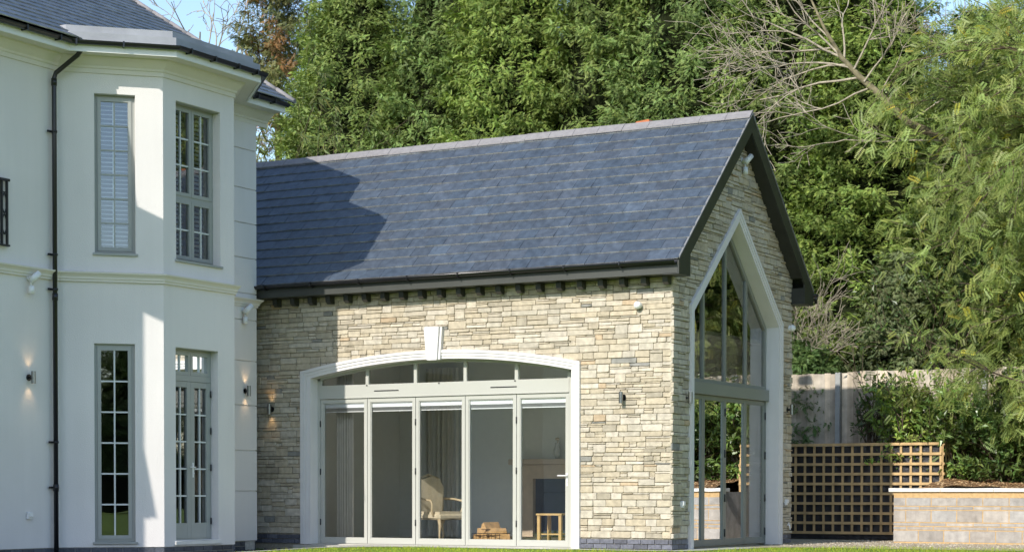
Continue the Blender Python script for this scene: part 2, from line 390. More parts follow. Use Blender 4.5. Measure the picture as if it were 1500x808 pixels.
# interior
MB().box(-7.6, -.3, .2, W-.31, -.12, .012).build('interior_floor', M['ifloor'], ax)
MB().box(-7.6, -.32, .3, W-.32, 3.30, 3.36).build('interior_ceiling', M['iceil'], ax)
mb = MB(); mb.box(-7.6, -.32, W-.36, W-.32, .012, 3.3); mb.build('interior_wall', M['iwall'], ax); mb = MB(); mb.box(-7.64, -7.6, .3, W-.36, .012, 3.3)
mb.build('interior_wall', M['iwall'], ax); mb = MB(); mb.box(-7.6, AX0+.05, .305, .32, .012, 3.3); mb.build('interior_wall', M['iwall'], ax); mb = MB(); mb.box(AX1-.05, -.32, .305, .32, .012, 3.3)
mb.build('interior_wall', M['iwall'], ax); MB().box(-7.6,-.4,W-.385,W-.36,.012,.15).build('skirting_board', M['iceil'], ax)
# roof
Lx = XG-XL; vs = math.hypot(W/2-EY, RZ-EZ)
slates(Frame((XL,EY,EZ), (1,0,0), (0,1,0)), SL, lambda s: (0, Lx), vmax=vs-.02, parent=ax, name='front_slates')
slates(Frame((XG,W-EY,EZ), (-1,0,0), (0,-1,0)), SL, lambda s: (0, Lx), vmax=vs-.02, parent=ax, name='rear_slates', seed=8)
mb = MB()                                      # roof deck closing everything
for y0,y1 in ((EY+.02,W/2),(W-EY-.02,W/2)):
    z0 = EZ-.03; z1 = RZ-.03
    for dz in (0,-.05): mb.quad([(XL,y0,z0+dz),(XG-.03,y0,z0+dz),(XG-.03,y1,z1+dz),(XL,y1,z1+dz)])
mb.quad([(XL+.1,EY,EZ-.1),(XL+.1,W-EY,EZ-.1),(XL+.1,W/2,RZ-.05)])
mb.build('roof_deck', M['barge'], ax, recalc=False)
# ridge tiles : one run of angled tiles
mb = MB(); x = XL; rr = random.Random(4)
while x < XG-.02:
    x1 = min(x+.45, XG+.01); e = rr.uniform(-.004,.004)
    for sgn in (-1,1):
        poly = [(YC*0+W/2, RZ+.055+e),(W/2+sgn*.125, RZ+.055-.125*SL+e),(W/2+sgn*.125, RZ+.035-.125*SL+e),(W/2, RZ+.033+e)]
        mb.prism_u(poly, x+.003, x1-.003)
    mb.tube([(x1-.003, W/2, RZ+.052),(x1+.004,W/2,RZ+.052)], .012, 6)
    x = x1
mb.build('ridge_tiles', M['ridge'], ax)
mb = MB(); mb.prism([(-1.86,RZ+.03),(-1.56,RZ+.03),(-1.60,RZ+.12),(-1.82,RZ+.10)], W/2+.14, W/2+.32); mb.build('terracotta_vent', M['terra'], ax)
# fascia, soffit, gutter
mb = MB(); mb.box(XL, XG-.029, EY+.0, EY+.022, 3.995, 4.165); mb.box(XL, XG-.029, EY+.023, -.014, 3.998, 4.012); mb.build('fascia_board', M['fascia'], ax)
mb = MB(); mb.box(XL, XG-.03, W-EY-.022, W-EY, 3.995, 4.165); mb.box(XL, XG-.03, W+.014, W-EY-.023, 3.998, 4.012); mb.build('rear_fascia', M['barge'], ax)
def half_gutter(mb, p0, p1, out, r=.058, z=4.2):
    """half round gutter between two world (x,y) points; out = outward unit (x,y)"""
    n = 9; ring = []
    for (x,y) in (p0,p1):
        outer = [(r*math.cos(t), r*math.sin(t)) for t in [math.pi + math.pi*k/n for k in range(n+1)]]
        inner = [(.86*a, .86*b) for a,b in outer[::-1]]
        ring.append([mb.bm.verts.new((x+out[0]*(r+a), y+out[1]*(r+a), z+b)) for a,b in outer+inner])
    k = len(ring[0])
    for j in range(k): 
        f = mb.bm.faces.new((ring[0][j], ring[0][(j+1)%k], ring[1][(j+1)%k], ring[1][j])); f.smooth = j < n
    mb.bm.faces.new(ring[0]); mb.bm.faces.new(ring[1])
mb = MB(); half_gutter(mb, (XL,EY), (XG-.03,EY), (0,-1), z=4.185)
mb.build('gutter', M['blackp'], ax)
mb = MB(); half_gutter(mb, (XL,W-EY), (XG+.05,W-EY), (0,1), z=4.185); mb.tube([(XG+.02,W-EY+.06,4.19),(XG+.02,W-EY+.06,4.02)],.03,8); mb.build('rear_gutter', M['blackp'], ax)
x = -7.1; gu = [c for c in ax.children if c.name.startswith('gutter')][0]
while x < 0:
    mb = MB(); mb.prism_u([(EY-.002,4.19),(EY-.124,4.195),(EY-.124,4.15),(EY-.1,4.12),(EY-.06,4.108),(EY-.03,4.11),(EY-.002,4.13)], x, x+.022)
    mb.build('gutter_bracket', M['blackp'], gu); x += .92
# rafter tails
x = -7.13
while x < -.05:
    mb = MB(); mb.prism_u([(-.02,3.99),(-.02,3.87),(-.10,3.865),(-.155,3.90),(-.165,3.99)], x, x+.085); mb.build('rafter_tail', M['barge'], ax); x += .352
# barge boards + box ends
def barge(yA, yB, name):
    # board following the slope from eave yA to ridge yB
    mb = MB(FG); d = .2
    def z(y): return EZ + SL*((y if yA < yB else W-y)-EY)
    a = yA; b = yB; za, zb = z(a), z(b)
    n0, n1 = XG-.028, XG
    sg = 1 if yA < yB else -1
    poly = [(a, za-.012),(b, zb-.012),(b, zb-.012-d*1.35),(a+sg*.40, z(a+sg*.40)-.012-d*1.35),(a+sg*.40,3.985),(a,3.985)]
    mb.prism(poly, n0, n1)
    # soffit under the verge
    for (ya,yb) in ((a+sg*.42, b),):
        mb.quad([(ya,-.0,z(ya)-.20),(yb,0,z(yb)-.20),(yb,n0,z(yb)-.20),(ya,n0,z(ya)-.20)])
    mb.box(min(a,a+sg*.40), max(a,a+sg*.40), -.01, n0, 3.985, 4.0)
    mb.box(min(a+sg*.38,a+sg*.4), max(a+sg*.38,a+sg*.4), 0, n0, 4.0, 4.25)
    return mb.build(name, M['barge'], ax)
barge(EY, W/2-.001, 'barge_board'); barge(W-EY, W/2+.001, 'barge_board')
mb = MB(FG)                                    # metal verge trim along slates
for s in (1,-1):
    f = lambda y: y if s==1 else W-y
    mb.prism([(f(EY),EZ-.005),(f(W/2),RZ-.005),(f(W/2),RZ+.022),(f(EY),EZ+.022)], XG-.012, XG+.012)
mb.build('verge_trim', mat('verge_mortar', (.2,.2,.2), .7, .3, noise=.1), ax)

# --- front arched surround
def arch_band(mb, x0a, x1a, spa, ta, x0b, x1b, spb, tb, n0, n1, N=28):
    A = arch_poly(x0a,x1a,spa,ta,N); B = arch_poly(x0b,x1b,spb,tb,N)
    mb.f = FF
    for i in range(N):
        for n in (n1,n0): mb.quad([(A[i][0],n,A[i][1]),(A[i+1][0],n,A[i+1][1]),(B[i+1][0],n,B[i+1][1]),(B[i][0],n,B[i][1])])
        mb.quad([(A[i][0],n0,A[i][1]),(A[i+1][0],n0,A[i+1][1]),(A[i+1][0],n1,A[i+1][1]),(A[i][0],n1,A[i][1])])
        mb.quad([(B[i][0],n0,B[i][1]),(B[i+1][0],n0,B[i+1][1]),(B[i+1][0],n1,B[i+1][1]),(B[i][0],n1,B[i][1])])
mb = MB(FF)
fr_ = lambda t: (AX0+(IX0-AX0)*t, AX1+(IX1-AX1)*t, ASP+(ISP-ASP)*t, ATOP+(ITOP-ATOP)*t)
steps = ((0,.33,.055),(.33,.66,.042),(.66,1,.03))
for t0,t1,pr_ in steps:
    a = fr_(t0); b = fr_(t1); arch_band(mb, *a, *b, -.05, pr_)
    mb.box(a[0], b[0], -.05, pr_, -.01, min(a[2],b[2])-.0); mb.box(b[1], a[1], -.05, pr_, -.01, min(a[2],b[2]))
    mb.prism([(a[0],b[2]),(b[0],b[2]),(a[0],a[2])], -.05, pr_); mb.prism([(a[1],b[2]),(a[1],a[2]),(b[1],b[2])], -.05, pr_)
# reveal
RE = -.19
A = arch_poly(IX0, IX1, ISP, ITOP, 28)
for i in range(28): mb.quad([(A[i][0],.0,A[i][1]),(A[i+1][0],.0,A[i+1][1]),(A[i+1][0],RE-.1,A[i+1][1]),(A[i][0],RE-.1,A[i][1])])
mb.box(IX0-.02, IX0+.001, RE-.1, .0, -.01, ISP); mb.box(IX1-.001, IX1+.02, RE-.1, .0, -.01, ISP)
sur = mb.build('arch_surround', M['surround'], ax, recalc=False)
mb = MB(FF)
mb.prism([(-4.165,2.90),(-3.995,2.90),(-3.955,3.42),(-4.215,3.42)], .0, .11)
mb.prism([(-3.99,2.91),(-3.955,2.91),(-3.915,3.415),(-3.95,3.415)], .0, .075); mb.prism([(-4.205,2.91),(-4.17,2.91),(-4.22,3.415),(-4.255,3.415)], .0, .075)
mb.build('keystone', M['surround'], sur)
# --- bifold doors
DX0, DX1 = -6.415, -1.80
GY = RE                                        # glazing plane n (FF frame): -0.19
mb = MB(FF)
mb.box(IX0, DX0, RE-.06, RE+.012, 0, ISP+.0); mb.box(DX1, IX1, RE-.06, RE+.012, 0, ISP)
mb.box(DX0, DX1, RE-.06, RE+.02, 2.352, 2.572); mb.box(DX0,DX1,RE-.06,RE+.01,-.03,.0)
mb.box(DX0, DX1, RE-.06, RE+.03, 2.355, 2.366); 
arch_band(mb, IX0, IX1, ISP, ITOP, IX0+.02, IX1-.02, ISP-.035, ITOP-.04, RE-.06, RE+.012)
lw = (DX1-DX0)/5
for i in range(1,5):
    u = DX0+lw*i; zt = arch_z(u, IX0, IX1, ISP, ITOP)-.02; mb.box(u-.028, u+.028, RE-.05, RE+.014, 2.572, zt)
mb.box(IX0, DX0+.03, RE-.06, RE+.011, 2.572, 2.66); mb.box(DX1-.03, IX1, RE-.06, RE+.011, 2.572, 2.66)
fan = mb.build('fanlight_frame', M['alu'], ax)
for a in (-5.60,-3.43): MB(FF).box(a+.25, a+.72, RE+.02, RE+.026, 2.455, 2.472, bev=.002).build('trickle_vent', M['blackp'], fan)
for a in (-5.49,-4.12,-2.74): MB(FF).tube([(a,RE+.02,2.555),(a,RE+.03,2.555)], .012, 8).build('screw_cap', M['blackp'], fan)
for i in range(5):
    a, b = DX0+lw*i+.03, DX0+lw*(i+1)-.03
    mb = MB(FF); pts = [(a,2.575),(b,2.575)] + [(u, arch_z(u,IX0+.02,IX1-.02,ISP-.035,ITOP-.04)+.004) for u in np.linspace(b,a,8)]
    mb.bm.faces.new([mb.v(u,RE-.02,z) for u,z in pts]); mb.build('fanlight_pane', M['glass'], fan)
def leaf_frame(mb, a, b, z0, z1, w, n0, n1, zb=None, zt=None):
    zb = zb or w; zt = zt or w
    mb.box(a, a+w, n0, n1, z0, z1); mb.box(b-w, b, n0, n1, z0, z1)
    mb.box(a+w, b-w, n0, n1-.0015, z0, z0+zb); mb.box(a+w, b-w, n0, n1-.0015, z1-zt, z1)
    # glazing bead
    k = .012
    mb.box(a+w, a+w+k, n0, n1-.012, z0+zb, z1-zt); mb.box(b-w-k, b-w, n0, n1-.012, z0+zb, z1-zt)
    mb.box(a+w+k, b-w-k, n0, n1-.012, z0+zb, z0+zb+k); mb.box(a+w+k, b-w-k, n0, n1-.012, z1-zt-k, z1-zt)
for i in range(5):
    a, b = DX0+lw*i+.005, DX0+lw*(i+1)-.005
    mb = MB(FF); leaf_frame(mb, a, b, .006, 2.346, .055, RE-.05, RE+.006, zb=.085, zt=.06)
    lf = mb.build('bifold_leaf', M['alu'], ax)
    mb = MB(FF); mb.quad([(a+.05,RE-.022,.08),(b-.05,RE-.022,.08),(b-.05,RE-.022,2.30),(a+.05,RE-.022,2.30)]); mb.build('glass_pane', M['glass'], lf)
    mb = MB(FF); mb.box(a+.07, b-.07, RE-.075, RE-.03, 2.205, 2.283); mb.box(a+.07, b-.07, RE-.06, RE-.045, 2.135, 2.15); 
    mb.build('blind_head', M['blind'], lf)
    mb = MB(FF)
    for q in range(5): mb.box(a+.075, b-.075, RE-.072, RE-.04, 2.155+q*.0098, 2.155+q*.0098+.004)
    mb.build('stacked_blind', M['gplastic'], lf)
    mb = MB(FF)
    for z in (.35,1.17,1.95):
        if i in (0,2,4): MB(FF).tube([(a-.004,RE+.012,z-.05),(a-.004,RE+.012,z+.05)], .011, 8).build('hinge', M['blackp'], lf)
    if i == 4:
        mb = MB(FF); mb.box(b-.045, b-.015, RE+.006, RE+.014, .93, 1.13, bev=.004); mb.tube([(b-.03,RE+.014,1.09),(b-.03,RE+.06,1.09)], .011); mb.tube([(b-.025,RE+.058,1.09),(b-.17,RE+.058,1.09)], .011)
        mb.tube([(b-.03,RE+.01,.99),(b-.03,RE+.022,.99)], .011); mb.build('door_handle', M['wplastic'], lf)
# --- gable surround & glazing
mb = MB(FG); sw = .15
def gband(mb, t0, t1, n0, n1):
    e0 = t0*sw; e1 = t1*sw; d0 = e0*1.0; 
    def ring(e): 
        k = e/math.cos(math.atan((ZA-ZK)/((YS1-YS0)/2)))     # vertical shift for offset
        y0, y1 = YS0+e, YS1-e; za = ZA-k; zk = za - (ZA-ZK)*((y1-y0)/(YS1-YS0)); return [(y0,-.02),(y0,zk),(YC,za),(y1,zk),(y1,-.02)]
    A, B = ring(e0), ring(e1)
    for i in range(4):
        for n in (n0,n1): mb.quad([(A[i][0],n,A[i][1]),(A[i+1][0],n,A[i+1][1]),(B[i+1][0],n,B[i+1][1]),(B[i][0],n,B[i][1])])
        for R in (A,B): mb.quad([(R[i][0],n0,R[i][1]),(R[i+1][0],n0,R[i+1][1]),(R[i+1][0],n1,R[i+1][1]),(R[i][0],n1,R[i][1])])
    return B
gband(mb, 0, .35, -.03, .055); gband(mb, .35, .7, -.03, .045); In = gband(mb, .7, 1, -.03, .035)
GX = -.21
for i in range(4): mb.quad([(In[i][0],-.03,In[i][1]),(In[i+1][0],-.03,In[i+1][1]),(In[i+1][0],GX-.08,In[i+1][1]),(In[i][0],GX-.08,In[i][1])])
mb.build('gable_surround', M['surround'], ax, recalc=False)
gy0, gy1 = In[0][0], In[4][0]; gzk, gza = In[1][1], In[2][1]
def gt(y): return gzk + (gza-gzk)*(1-abs(y-YC)/((gy1-gy0)/2))
mb = MB(FG); fw = .06
mb.box(gy0, gy0+fw, GX-.05, GX+.02, 2.53, gzk); mb.box(gy1-fw, gy1, GX-.05, GX+.02, 2.53, gzk); mb.box(gy0, gy1, GX-.05, GX+.022, 2.53, 2.585)
for ya,yb in ((gy0,YC),(gy1,YC)): mb.prism([(ya,gt(ya)),(yb,gt(yb)),(yb,gt(yb)-.1),(ya,gt(ya)-.1)], GX-.05, GX+.021)
gl = (gy1-gy0)/4
for i in range(1,4):
    y = gy0+gl*i; mb.box(y-.03, y+.03, GX-.05, GX+.018, 2.585, gt(y)-.05)
mb.box(gy0-.0, gy1+.0, GX-.05, GX+.075, 2.345, 2.53, bev=.004)
mb.box(gy0, gy0+.03, GX-.05, GX+.02, 0, 2.345); mb.box(gy1-.03, gy1, GX-.05, GX+.02, 0, 2.345)
gf = mb.build('gable_window_frame', M['aludark'], ax)
for i in range(4):
    a, b = gy0+gl*i+.02, gy0+gl*(i+1)-.02
    mb = MB(FG); ys = [a,b] + ([YC] if a<YC<b else [])
    mb.bm.faces.new([mb.v(y,GX-.01,z) for y,z in [(a,2.58),(b,2.58),(b,gt(b)-.03),(a,gt(a)-.03)]]); mb.build('gable_pane', M['glassg'], gf)
gl = (gy1-gy0-.06)/4
for i in range(4):
    a, b = gy0+.03+gl*i+.003, gy0+.03+gl*(i+1)-.003
    mb = MB(FG); leaf_frame(mb, a, b, .006, 2.34, .055, GX-.05, GX+.008, zb=.09, zt=.06); lf = mb.build('gable_door_leaf', M['aludark'], ax)
    mb = MB(FG); mb.quad([(a+.05,GX-.015,.08),(b-.05,GX-.015,.08),(b-.05,GX-.015,2.29),(a+.05,GX-.015,2.29)]); mb.build('glass_pane', M['glassg'], lf)
    if i in (1,3):
        for z in (.2,.75,1.45,2.1): MB(FG).tube([(b+.003 if i==3 else b,GX+.016,z-.06),(b+.003 if i==3 else b,GX+.016,z+.06)], .012, 8).build('hinge', M['blackp'], lf)

# ================================================================ WHITE HOUSE
hs = thing('white_house', 'two storey white rendered house with a canted bay, grey windows and slate roof', 'house', (-7.3,-4,0))
OUT = [(-16,-9.4),(-6.87,-9.4),(-6.87,-8.2),(-7.3,-8.2),(-7.3,-5.0),(-6.25,-3.95),(-6.25,-2.3),(-7.3,-1.25),(-7.3,-.4),(-16,-.4)]
FA = Frame((-7.3,-8.2,0),(0,1,0),(1,0,0)); FBb = Frame((-7.3,-5,0),(1,1,0),(1,-1,0)); FC = Frame((-6.25,-3.95,0),(0,1,0),(1,0,0))
FD = Frame((-6.25,-2.3,0),(-1,1,0),(1,1,0)); FE = Frame((-7.3,-1.25,0),(0,1,0),(1,0,0)); FH = Frame((-7.3,-.4,0),(-1,0,0),(0,1,0))
BL = 1.485; ZW = 7.1
wB = [(.515,1.09,4.25,6.52),(.50,1.075,.115,2.96)]
wC = [(.285,1.315,4.22,6.52),(.265,1.255,.125,2.945)]
mb = MB()
panel(mb, FA, 0, 3.2, .04, ZW); panel(mb, FBb, 0, BL, .04, ZW, wB); panel(mb, FC, 0, 1.65, .04, ZW, wC)
panel(mb, FD, 0, BL, .04, ZW); panel(mb, FE, 0, .85, .04, ZW); panel(mb, FH, 0, 8.7, .04, ZW)
panel(mb, Frame((-6.87,-9.4,0),(0,1,0),(1,0,0)), 0, 1.2, .04, ZW); panel(mb, Frame((-16,-9.4,0),(1,0,0),(0,-1,0)), 0, 9.13, .04, ZW)
panel(mb, Frame((-6.87,-8.2,0),(-1,0,0),(0,1,0)), 0, .43, .04, ZW); panel(mb, Frame((-16,-.4,0),(0,-1,0),(-1,0,0)), 0, 9, .04, ZW)
bmesh.ops.remove_doubles(mb.bm, verts=mb.bm.verts, dist=.0005)
mb.build('rendered_wall', M['render'], hs, recalc=False)
# quoined corner blocks
zz = [.04,.85,1.51,2.24,2.96,3.62,4.05,4.62,5.18,5.74,6.37,6.84]
mb = MB(FE)
for a,b in zip(zz[:-1], zz[1:]):
    mb.box(.12, .865, -.01, .018, a+.006, b-.006, bev=.004); 
mb.f = FH
for a,b in zip(zz[:-1], zz[1:]): mb.box(0.0, .6, -.01, .018, a+.006, b-.006, bev=.004)
mb.build('quoin_blocks', M['render'], hs)
mb = MB(); cols = []
zp = -.185
for fr, L in ((FA,3.2),(FBb,BL),(FC,1.65),(FD,BL),(FE,.85),(FH,4)): bricks(mb, cols, fr, 0, L, zp, rows=3, col=(.075,.08,.095), n=-.004)
o = mb.build('brick_plinth', M['brick'], hs); point_tint(o, cols)
mb = MB(); 
for fr, L in ((FA,3.2),(FBb,BL),(FC,1.65),(FD,BL),(FE,.85),(FH,8.7)): mb.f = fr; mb.box(0, L, -.28, -.02, -.3, .039)
mb.build('plinth_core', M['pmortar'], hs)
# interior: dark storeys
def floor_bay(mb, z0, z1):
    P_ = [(-7.59,-4.7),(-6.6,-3.8),(-6.6,-2.45),(-7.59,-1.55)]
    a = [mb.v(x,y,z0) for x,y in P_]; b = [mb.v(x,y,z1) for x,y in P_]; mb.bm.faces.new(a); mb.bm.faces.new(b)
    for i in range(4): j=(i+1)%4; mb.bm.faces.new((a[i],a[j],b[j],b[i]))
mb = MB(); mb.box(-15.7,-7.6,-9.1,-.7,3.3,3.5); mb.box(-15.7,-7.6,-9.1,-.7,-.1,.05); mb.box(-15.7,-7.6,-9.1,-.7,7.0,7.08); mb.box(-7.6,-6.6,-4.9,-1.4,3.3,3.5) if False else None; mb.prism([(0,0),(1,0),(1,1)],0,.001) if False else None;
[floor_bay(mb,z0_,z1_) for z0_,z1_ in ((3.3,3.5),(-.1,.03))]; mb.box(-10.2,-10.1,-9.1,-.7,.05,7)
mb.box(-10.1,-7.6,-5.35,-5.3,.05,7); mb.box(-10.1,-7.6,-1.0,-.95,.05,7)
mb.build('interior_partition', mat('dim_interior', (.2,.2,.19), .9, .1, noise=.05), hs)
# mouldings
mb = MB(); OUTE = OUT[:8] + [(-7.3,-.1)]
sweep(mb, OUT, [(.0,3.83),(.035,3.835),(.035,3.865),(.05,3.87),(.055,3.90),(.075,3.925),(.10,3.945),(.105,3.965),(.0,3.985)], True)
mb.build('string_course', M['trim'], hs)
mb = MB()
sweep(mb, OUTE, [(.0,6.80),(.022,6.80),(.022,6.86),(.04,6.87),(.045,6.90),(.08,6.93),(.13,6.98),(.16,7.0),(.165,7.02),(.36,7.035),(.36,7.09),(0,7.09)])
mb.build('cornice', M['trim'], hs)
mb = MB(); sweep(mb, OUTE, [(.362,7.015),(.39,7.015),(.39,7.17),(0,7.17),(0,7.095),(.362,7.095)]); mb.build('fascia_board', M['whitep'], hs)
# gutter as half round profile swept
r = .055; gp = [(.392+r+r*math.cos(t), 7.155+r*math.sin(t)) for t in [math.pi+math.pi*k/8 for k in range(9)]] + [(.392+r+.85*r*math.cos(t), 7.155+.85*r*math.sin(t)) for t in [2*math.pi-math.pi*k/8 for k in range(9)]]
mb = MB(); sweep(mb, OUTE, gp); hg = mb.build('gutter', M['blackp'], hs)
for fr, us in ((FA,(.6,1.35,2.1,2.75)),(FBb,(.25,.9)),(FC,(.05,.6,1.15,1.6)),(FE,(.3,.75))):
    for u in us:
        mb = MB(fr); mb.box(u-.012, u+.012, .39, .508, 7.09, 7.165); mb.build('gutter_bracket', M['blackp'], hg)
# lead roof on the bay
def off_path(d):
    m = MB(); pts = []
    P = [Vector(p) for p in OUT]
    for i in (4,5,6,7):
        d0 = (P[i]-P[i-1]).normalized(); d1 = (P[i+1]-P[i]).normalized(); n0 = Vector((d0.y,-d0.x)); n1 = Vector((d1.y,-d1.x)); q = (n0+n1).normalized(); q = q/q.dot(n0)
        pts.append(P[i]+q*d)
    m.bm.free(); return pts
mb = MB()
for d, z0, z1 in ((.38,7.172,7.29),(.28,7.29,7.40)):
    p = off_path(d); poly = [(-8.2,p[0].y-.0)] + [tuple(v) for v in p] + [(-8.2,p[3].y)]
    a = [mb.bm.verts.new((x,y,z0)) for x,y in poly]; b = [mb.bm.verts.new((x,y,z1)) for x,y in poly]
    mb.bm.faces.new(a); mb.bm.faces.new(b)
    for i in range(len(poly)): j=(i+1)%len(poly); mb.bm.faces.new((a[i],a[j],b[j],b[i]))
mb.build('lead_bay_roof', M['lead'], hs)
# main hipped roof
RX0, RX1, RY0, RY1 = -16.5, -6.83, -9.9, .06; PZ = 7.19; RS = .607
RXM = (RX0+RX1)/2; hw = RX1-RXM; RZM = PZ+hw*RS
mb = MB()
mb.quad([(RX1,RY0,PZ),(RX1,RY1,PZ),(RXM,RY1,RZM),(RXM,RY0,RZM)]); mb.quad([(RX0,RY0,PZ),(RXM,RY0,RZM),(RXM,RY1,RZM),(RX0,RY1,PZ)])
mb.quad([(RX1,RY0,PZ-.06),(RX1,RY1,PZ-.06),(RXM,RY1,RZM-.06),(RXM,RY0,RZM-.06)]); mb.quad([(RX0,RY0,PZ-.06),(RXM,RY0,RZM-.06),(RXM,RY1,RZM-.06),(RX0,RY1,PZ-.06)])
o = mb.build('roof_deck', M['slate'], hs, recalc=False); point_tint(o, [(.06,.07,.09)]*len(o.data.polygons))
mb = MB()
mb.f = W0
for y in (-.5,-9.4): MB().prism([(RX1-.1,7.1),(RXM,RZM-.12),(RX0+.1,7.1)], y, y+.1).build('gable_end_wall', M['render'], hs)
cs = 1/math.sqrt(1+RS*RS)
slates(Frame((RX1,RY0,PZ+.012),(0,1,0),(-1,0,0)), RS, lambda s: (0, RY1-RY0), vmax=hw/cs-.1, parent=hs, name='roof_slates', seed=21, width=.3, expo=.23)
mb = MB()
def hipline(p0, p1, w=.11):
    P0, P1 = Vector(p0), Vector(p1); n = int((P1-P0).length/.42)
    for i in range(n):
        q0 = P0.lerp(P1, i/n+.002); q1 = P0.lerp(P1, (i+1)/n); mb.tube([tuple(q0+Vector((0,0,.02))), tuple(q1+Vector((0,0,.03)))], w*.62, 8)
hipline((RX1,RY1,PZ+.005), (RXM,RY1,RZM+.005), .07); hipline((RXM,RY0,RZM), (RXM,RY1,RZM)); mb.build('ridge_and_verge_tiles', M['ridge'], hs)
mb = MB(); mb.box(-7.35,-6.5,-9.8,-7.85,7.172,7.26); mb.build('pavilion_roof', M['lead'], hs)

def window(fr, u0, u1, z0, z1, cols_, rows_, name='window', rec=.09, casements=1, sill=True, blind=0, splits=None, gm=None, barm=None):
    """outer frame, sashes, glass, glazing bars, blind"""
    gm = gm or M['glassb']; mb = MB(fr); n1 = -rec; n0 = n1-.07; w = .042
    mb.box(u0, u0+w, n0, n1, z0, z1); mb.box(u1-w, u1, n0, n1, z0, z1); mb.box(u0+w, u1-w, n0, n1, z1-w, z1); mb.box(u0+w, u1-w, n0, n1, z0, z0+w)
    if sill: mb.box(u0-.03, u1+.03, n0, .035, z0-.035, z0+.0, bev=.004)
    mb.box(u0-.004,u1+.004, n1, -.02, z1-.012, z1+.004)
    wf = mb.build(name, M['frame'], hs)
    spl = splits or [(z0+w, z1-w, rows_)]
    for (a, b, rws) in spl:
        cw = (u1-u0-2*w)/casements
        for c_ in range(casements):
            ua = u0+w+cw*c_+.003; ub = ua+cw-.006; s = .052
            mb = MB(fr); mb.box(ua, ua+s, n0+.01, n1+.012, a, b); mb.box(ub-s, ub, n0+.01, n1+.012, a, b); mb.box(ua+s, ub-s, n0+.01, n1+.0105, b-s, b); mb.box(ua+s, ub-s, n0+.01, n1+.0105, a, a+s)
            mb.build('sash', M['frame'], wf)
            mb = MB(fr); gn = n1-.02; ga, gb, gz0, gz1 = ua+s, ub-s, a+s, b-s; bw = .011
            for k in range(1, cols_): u = ga+(gb-ga)*k/cols_; mb.box(u-bw, u+bw, gn-.015, gn+.018, gz0, gz1)
            for k in range(1, rws): z = gz0+(gz1-gz0)*k/rws; mb.box(ga, gb, gn-.014, gn+.0165, z-bw, z+bw)
            if cols_ > 1 or rws > 1: mb.build('glazing_bars', barm or M['frame'], wf)
            mb = MB(fr); mb.quad([(ga-.01,gn,gz0-.01),(gb+.01,gn,gz0-.01),(gb+.01,gn,gz1+.01),(ga-.01,gn,gz1+.01)]); mb.build('pane', gm, wf)
    if blind:
        mb = MB(fr); z = z0+.08
        while z < z1-.06:
            mb.prism_u([(n0-.035,z),(n0-.085,z+blind),(n0-.085,z+blind+.005),(n0-.035,z+.005)], u0+.07, (u0+u1)/2-.03 if casements==2 else u1-.07)
            if casements==2: mb.prism_u([(n0-.035,z),(n0-.085,z+blind),(n0-.085,z+blind+.005),(n0-.035,z+.005)], (u0+u1)/2+.03, u1-.07)
            z += .062
        for u in ([u0+.055,(u0+u1)/2,u1-.055]): mb.box(u-.018,u+.018,n0-.095,n0-.03,z0+.04,z1-.04)
        mb.build('shutter_blind', M['blind'], wf)
    return wf
window(FBb, *wB[0], 2, 6, blind=.018)
lightbar = mat('pale_glazing_bar', (.62,.64,.62), .4, .4, noise=.02)
window(FBb, *wB[1], 2, 6, barm=lightbar, rec=.05)
u0,u1,z0,z1 = wC[0]
wfC = window(FC, u0,u1,z0,z1, 2, 3, casements=2, blind=.045, barm=lightbar, rec=.14, splits=[(z0+.042,5.13,2),(5.19,z1-.042,3)])
mb = MB(FC); mb.box(u0+.042,u1-.042,-.21,-.14,5.13,5.19); mb.build('transom_rail', M['frame'], wfC)
u0,u1,z0,z1 = wC[1]
wfD = window(FC, u0,u1,z0,z1, 2, 1, name='french_door', casements=2, barm=lightbar, rec=.14, sill=False, splits=[(2.56,z1-.042,1)])
mb = MB(FC); mb.box(u0+.042,u1-.042,-.21,-.12,2.47,2.557); mb.build('transom_rail', M['frame'], wfD)
w = .042; cw = (u1-u0-2*w)/2
for c_ in range(2):
    ua = u0+w+cw*c_+.002; ub = ua+cw-.004; s = .085; a, b = z0+.03, 2.465; n0, n1 = -.2, -.125
    mb = MB(FC); mb.box(ua, ua+s, n0, n1, a, b); mb.box(ub-s, ub, n0, n1, a, b); mb.box(ua+s, ub-s, n0, n1-.002, b-s, b); mb.box(ua+s, ub-s, n0, n1-.002, a, a+.22)
    mb.build('door_sash', M['frame'], wfD)
    ga, gb, gz0, gz1 = ua+s, ub-s, a+.22, b-s; gn = n1-.03; mb = MB(FC)
    mb.box((ga+gb)/2-.011, (ga+gb)/2+.011, gn-.015, gn+.02, gz0, gz1)
    for k in range(1,5): z = gz0+(gz1-gz0)*k/5; mb.box(ga, gb, gn-.014, gn+.018, z-.011, z+.011)
    mb.build('glazing_bars', lightbar, wfD)
    mb = MB(FC); mb.quad([(ga-.01,gn,gz0-.01),(gb+.01,gn,gz0-.01),(gb+.01,gn,gz1+.01),(ga-.01,gn,gz1+.01)]); mb.build('pane', M['glassb'], wfD)
mb = MB(FC); uc = (u0+u1)/2+.045; mb.box(uc-.016, uc+.016, -.125, -.117, 1.05, 1.27, bev=.003); mb.tube([(uc,-.12,1.2),(uc,-.07,1.2),(uc-.12,-.068,1.2)], .01); mb.tube([(uc,-.12,1.11),(uc,-.105,1.11)], .01); mb.build('door_handle', M['wplastic'], wfD)
for z in (.4,1.2,1.75,2.3): MB(FC).tube([(u1-w+.002,-.112,z-.05),(u1-w+.002,-.112,z+.05)], .01, 8).build('hinge', M['blackp'], wfD)
mb = MB(FC); mb.box(u0-.04, u1+.04, -.2, .03, .06, .118, bev=.005); mb.build('door_sill', M['coping'], hs)
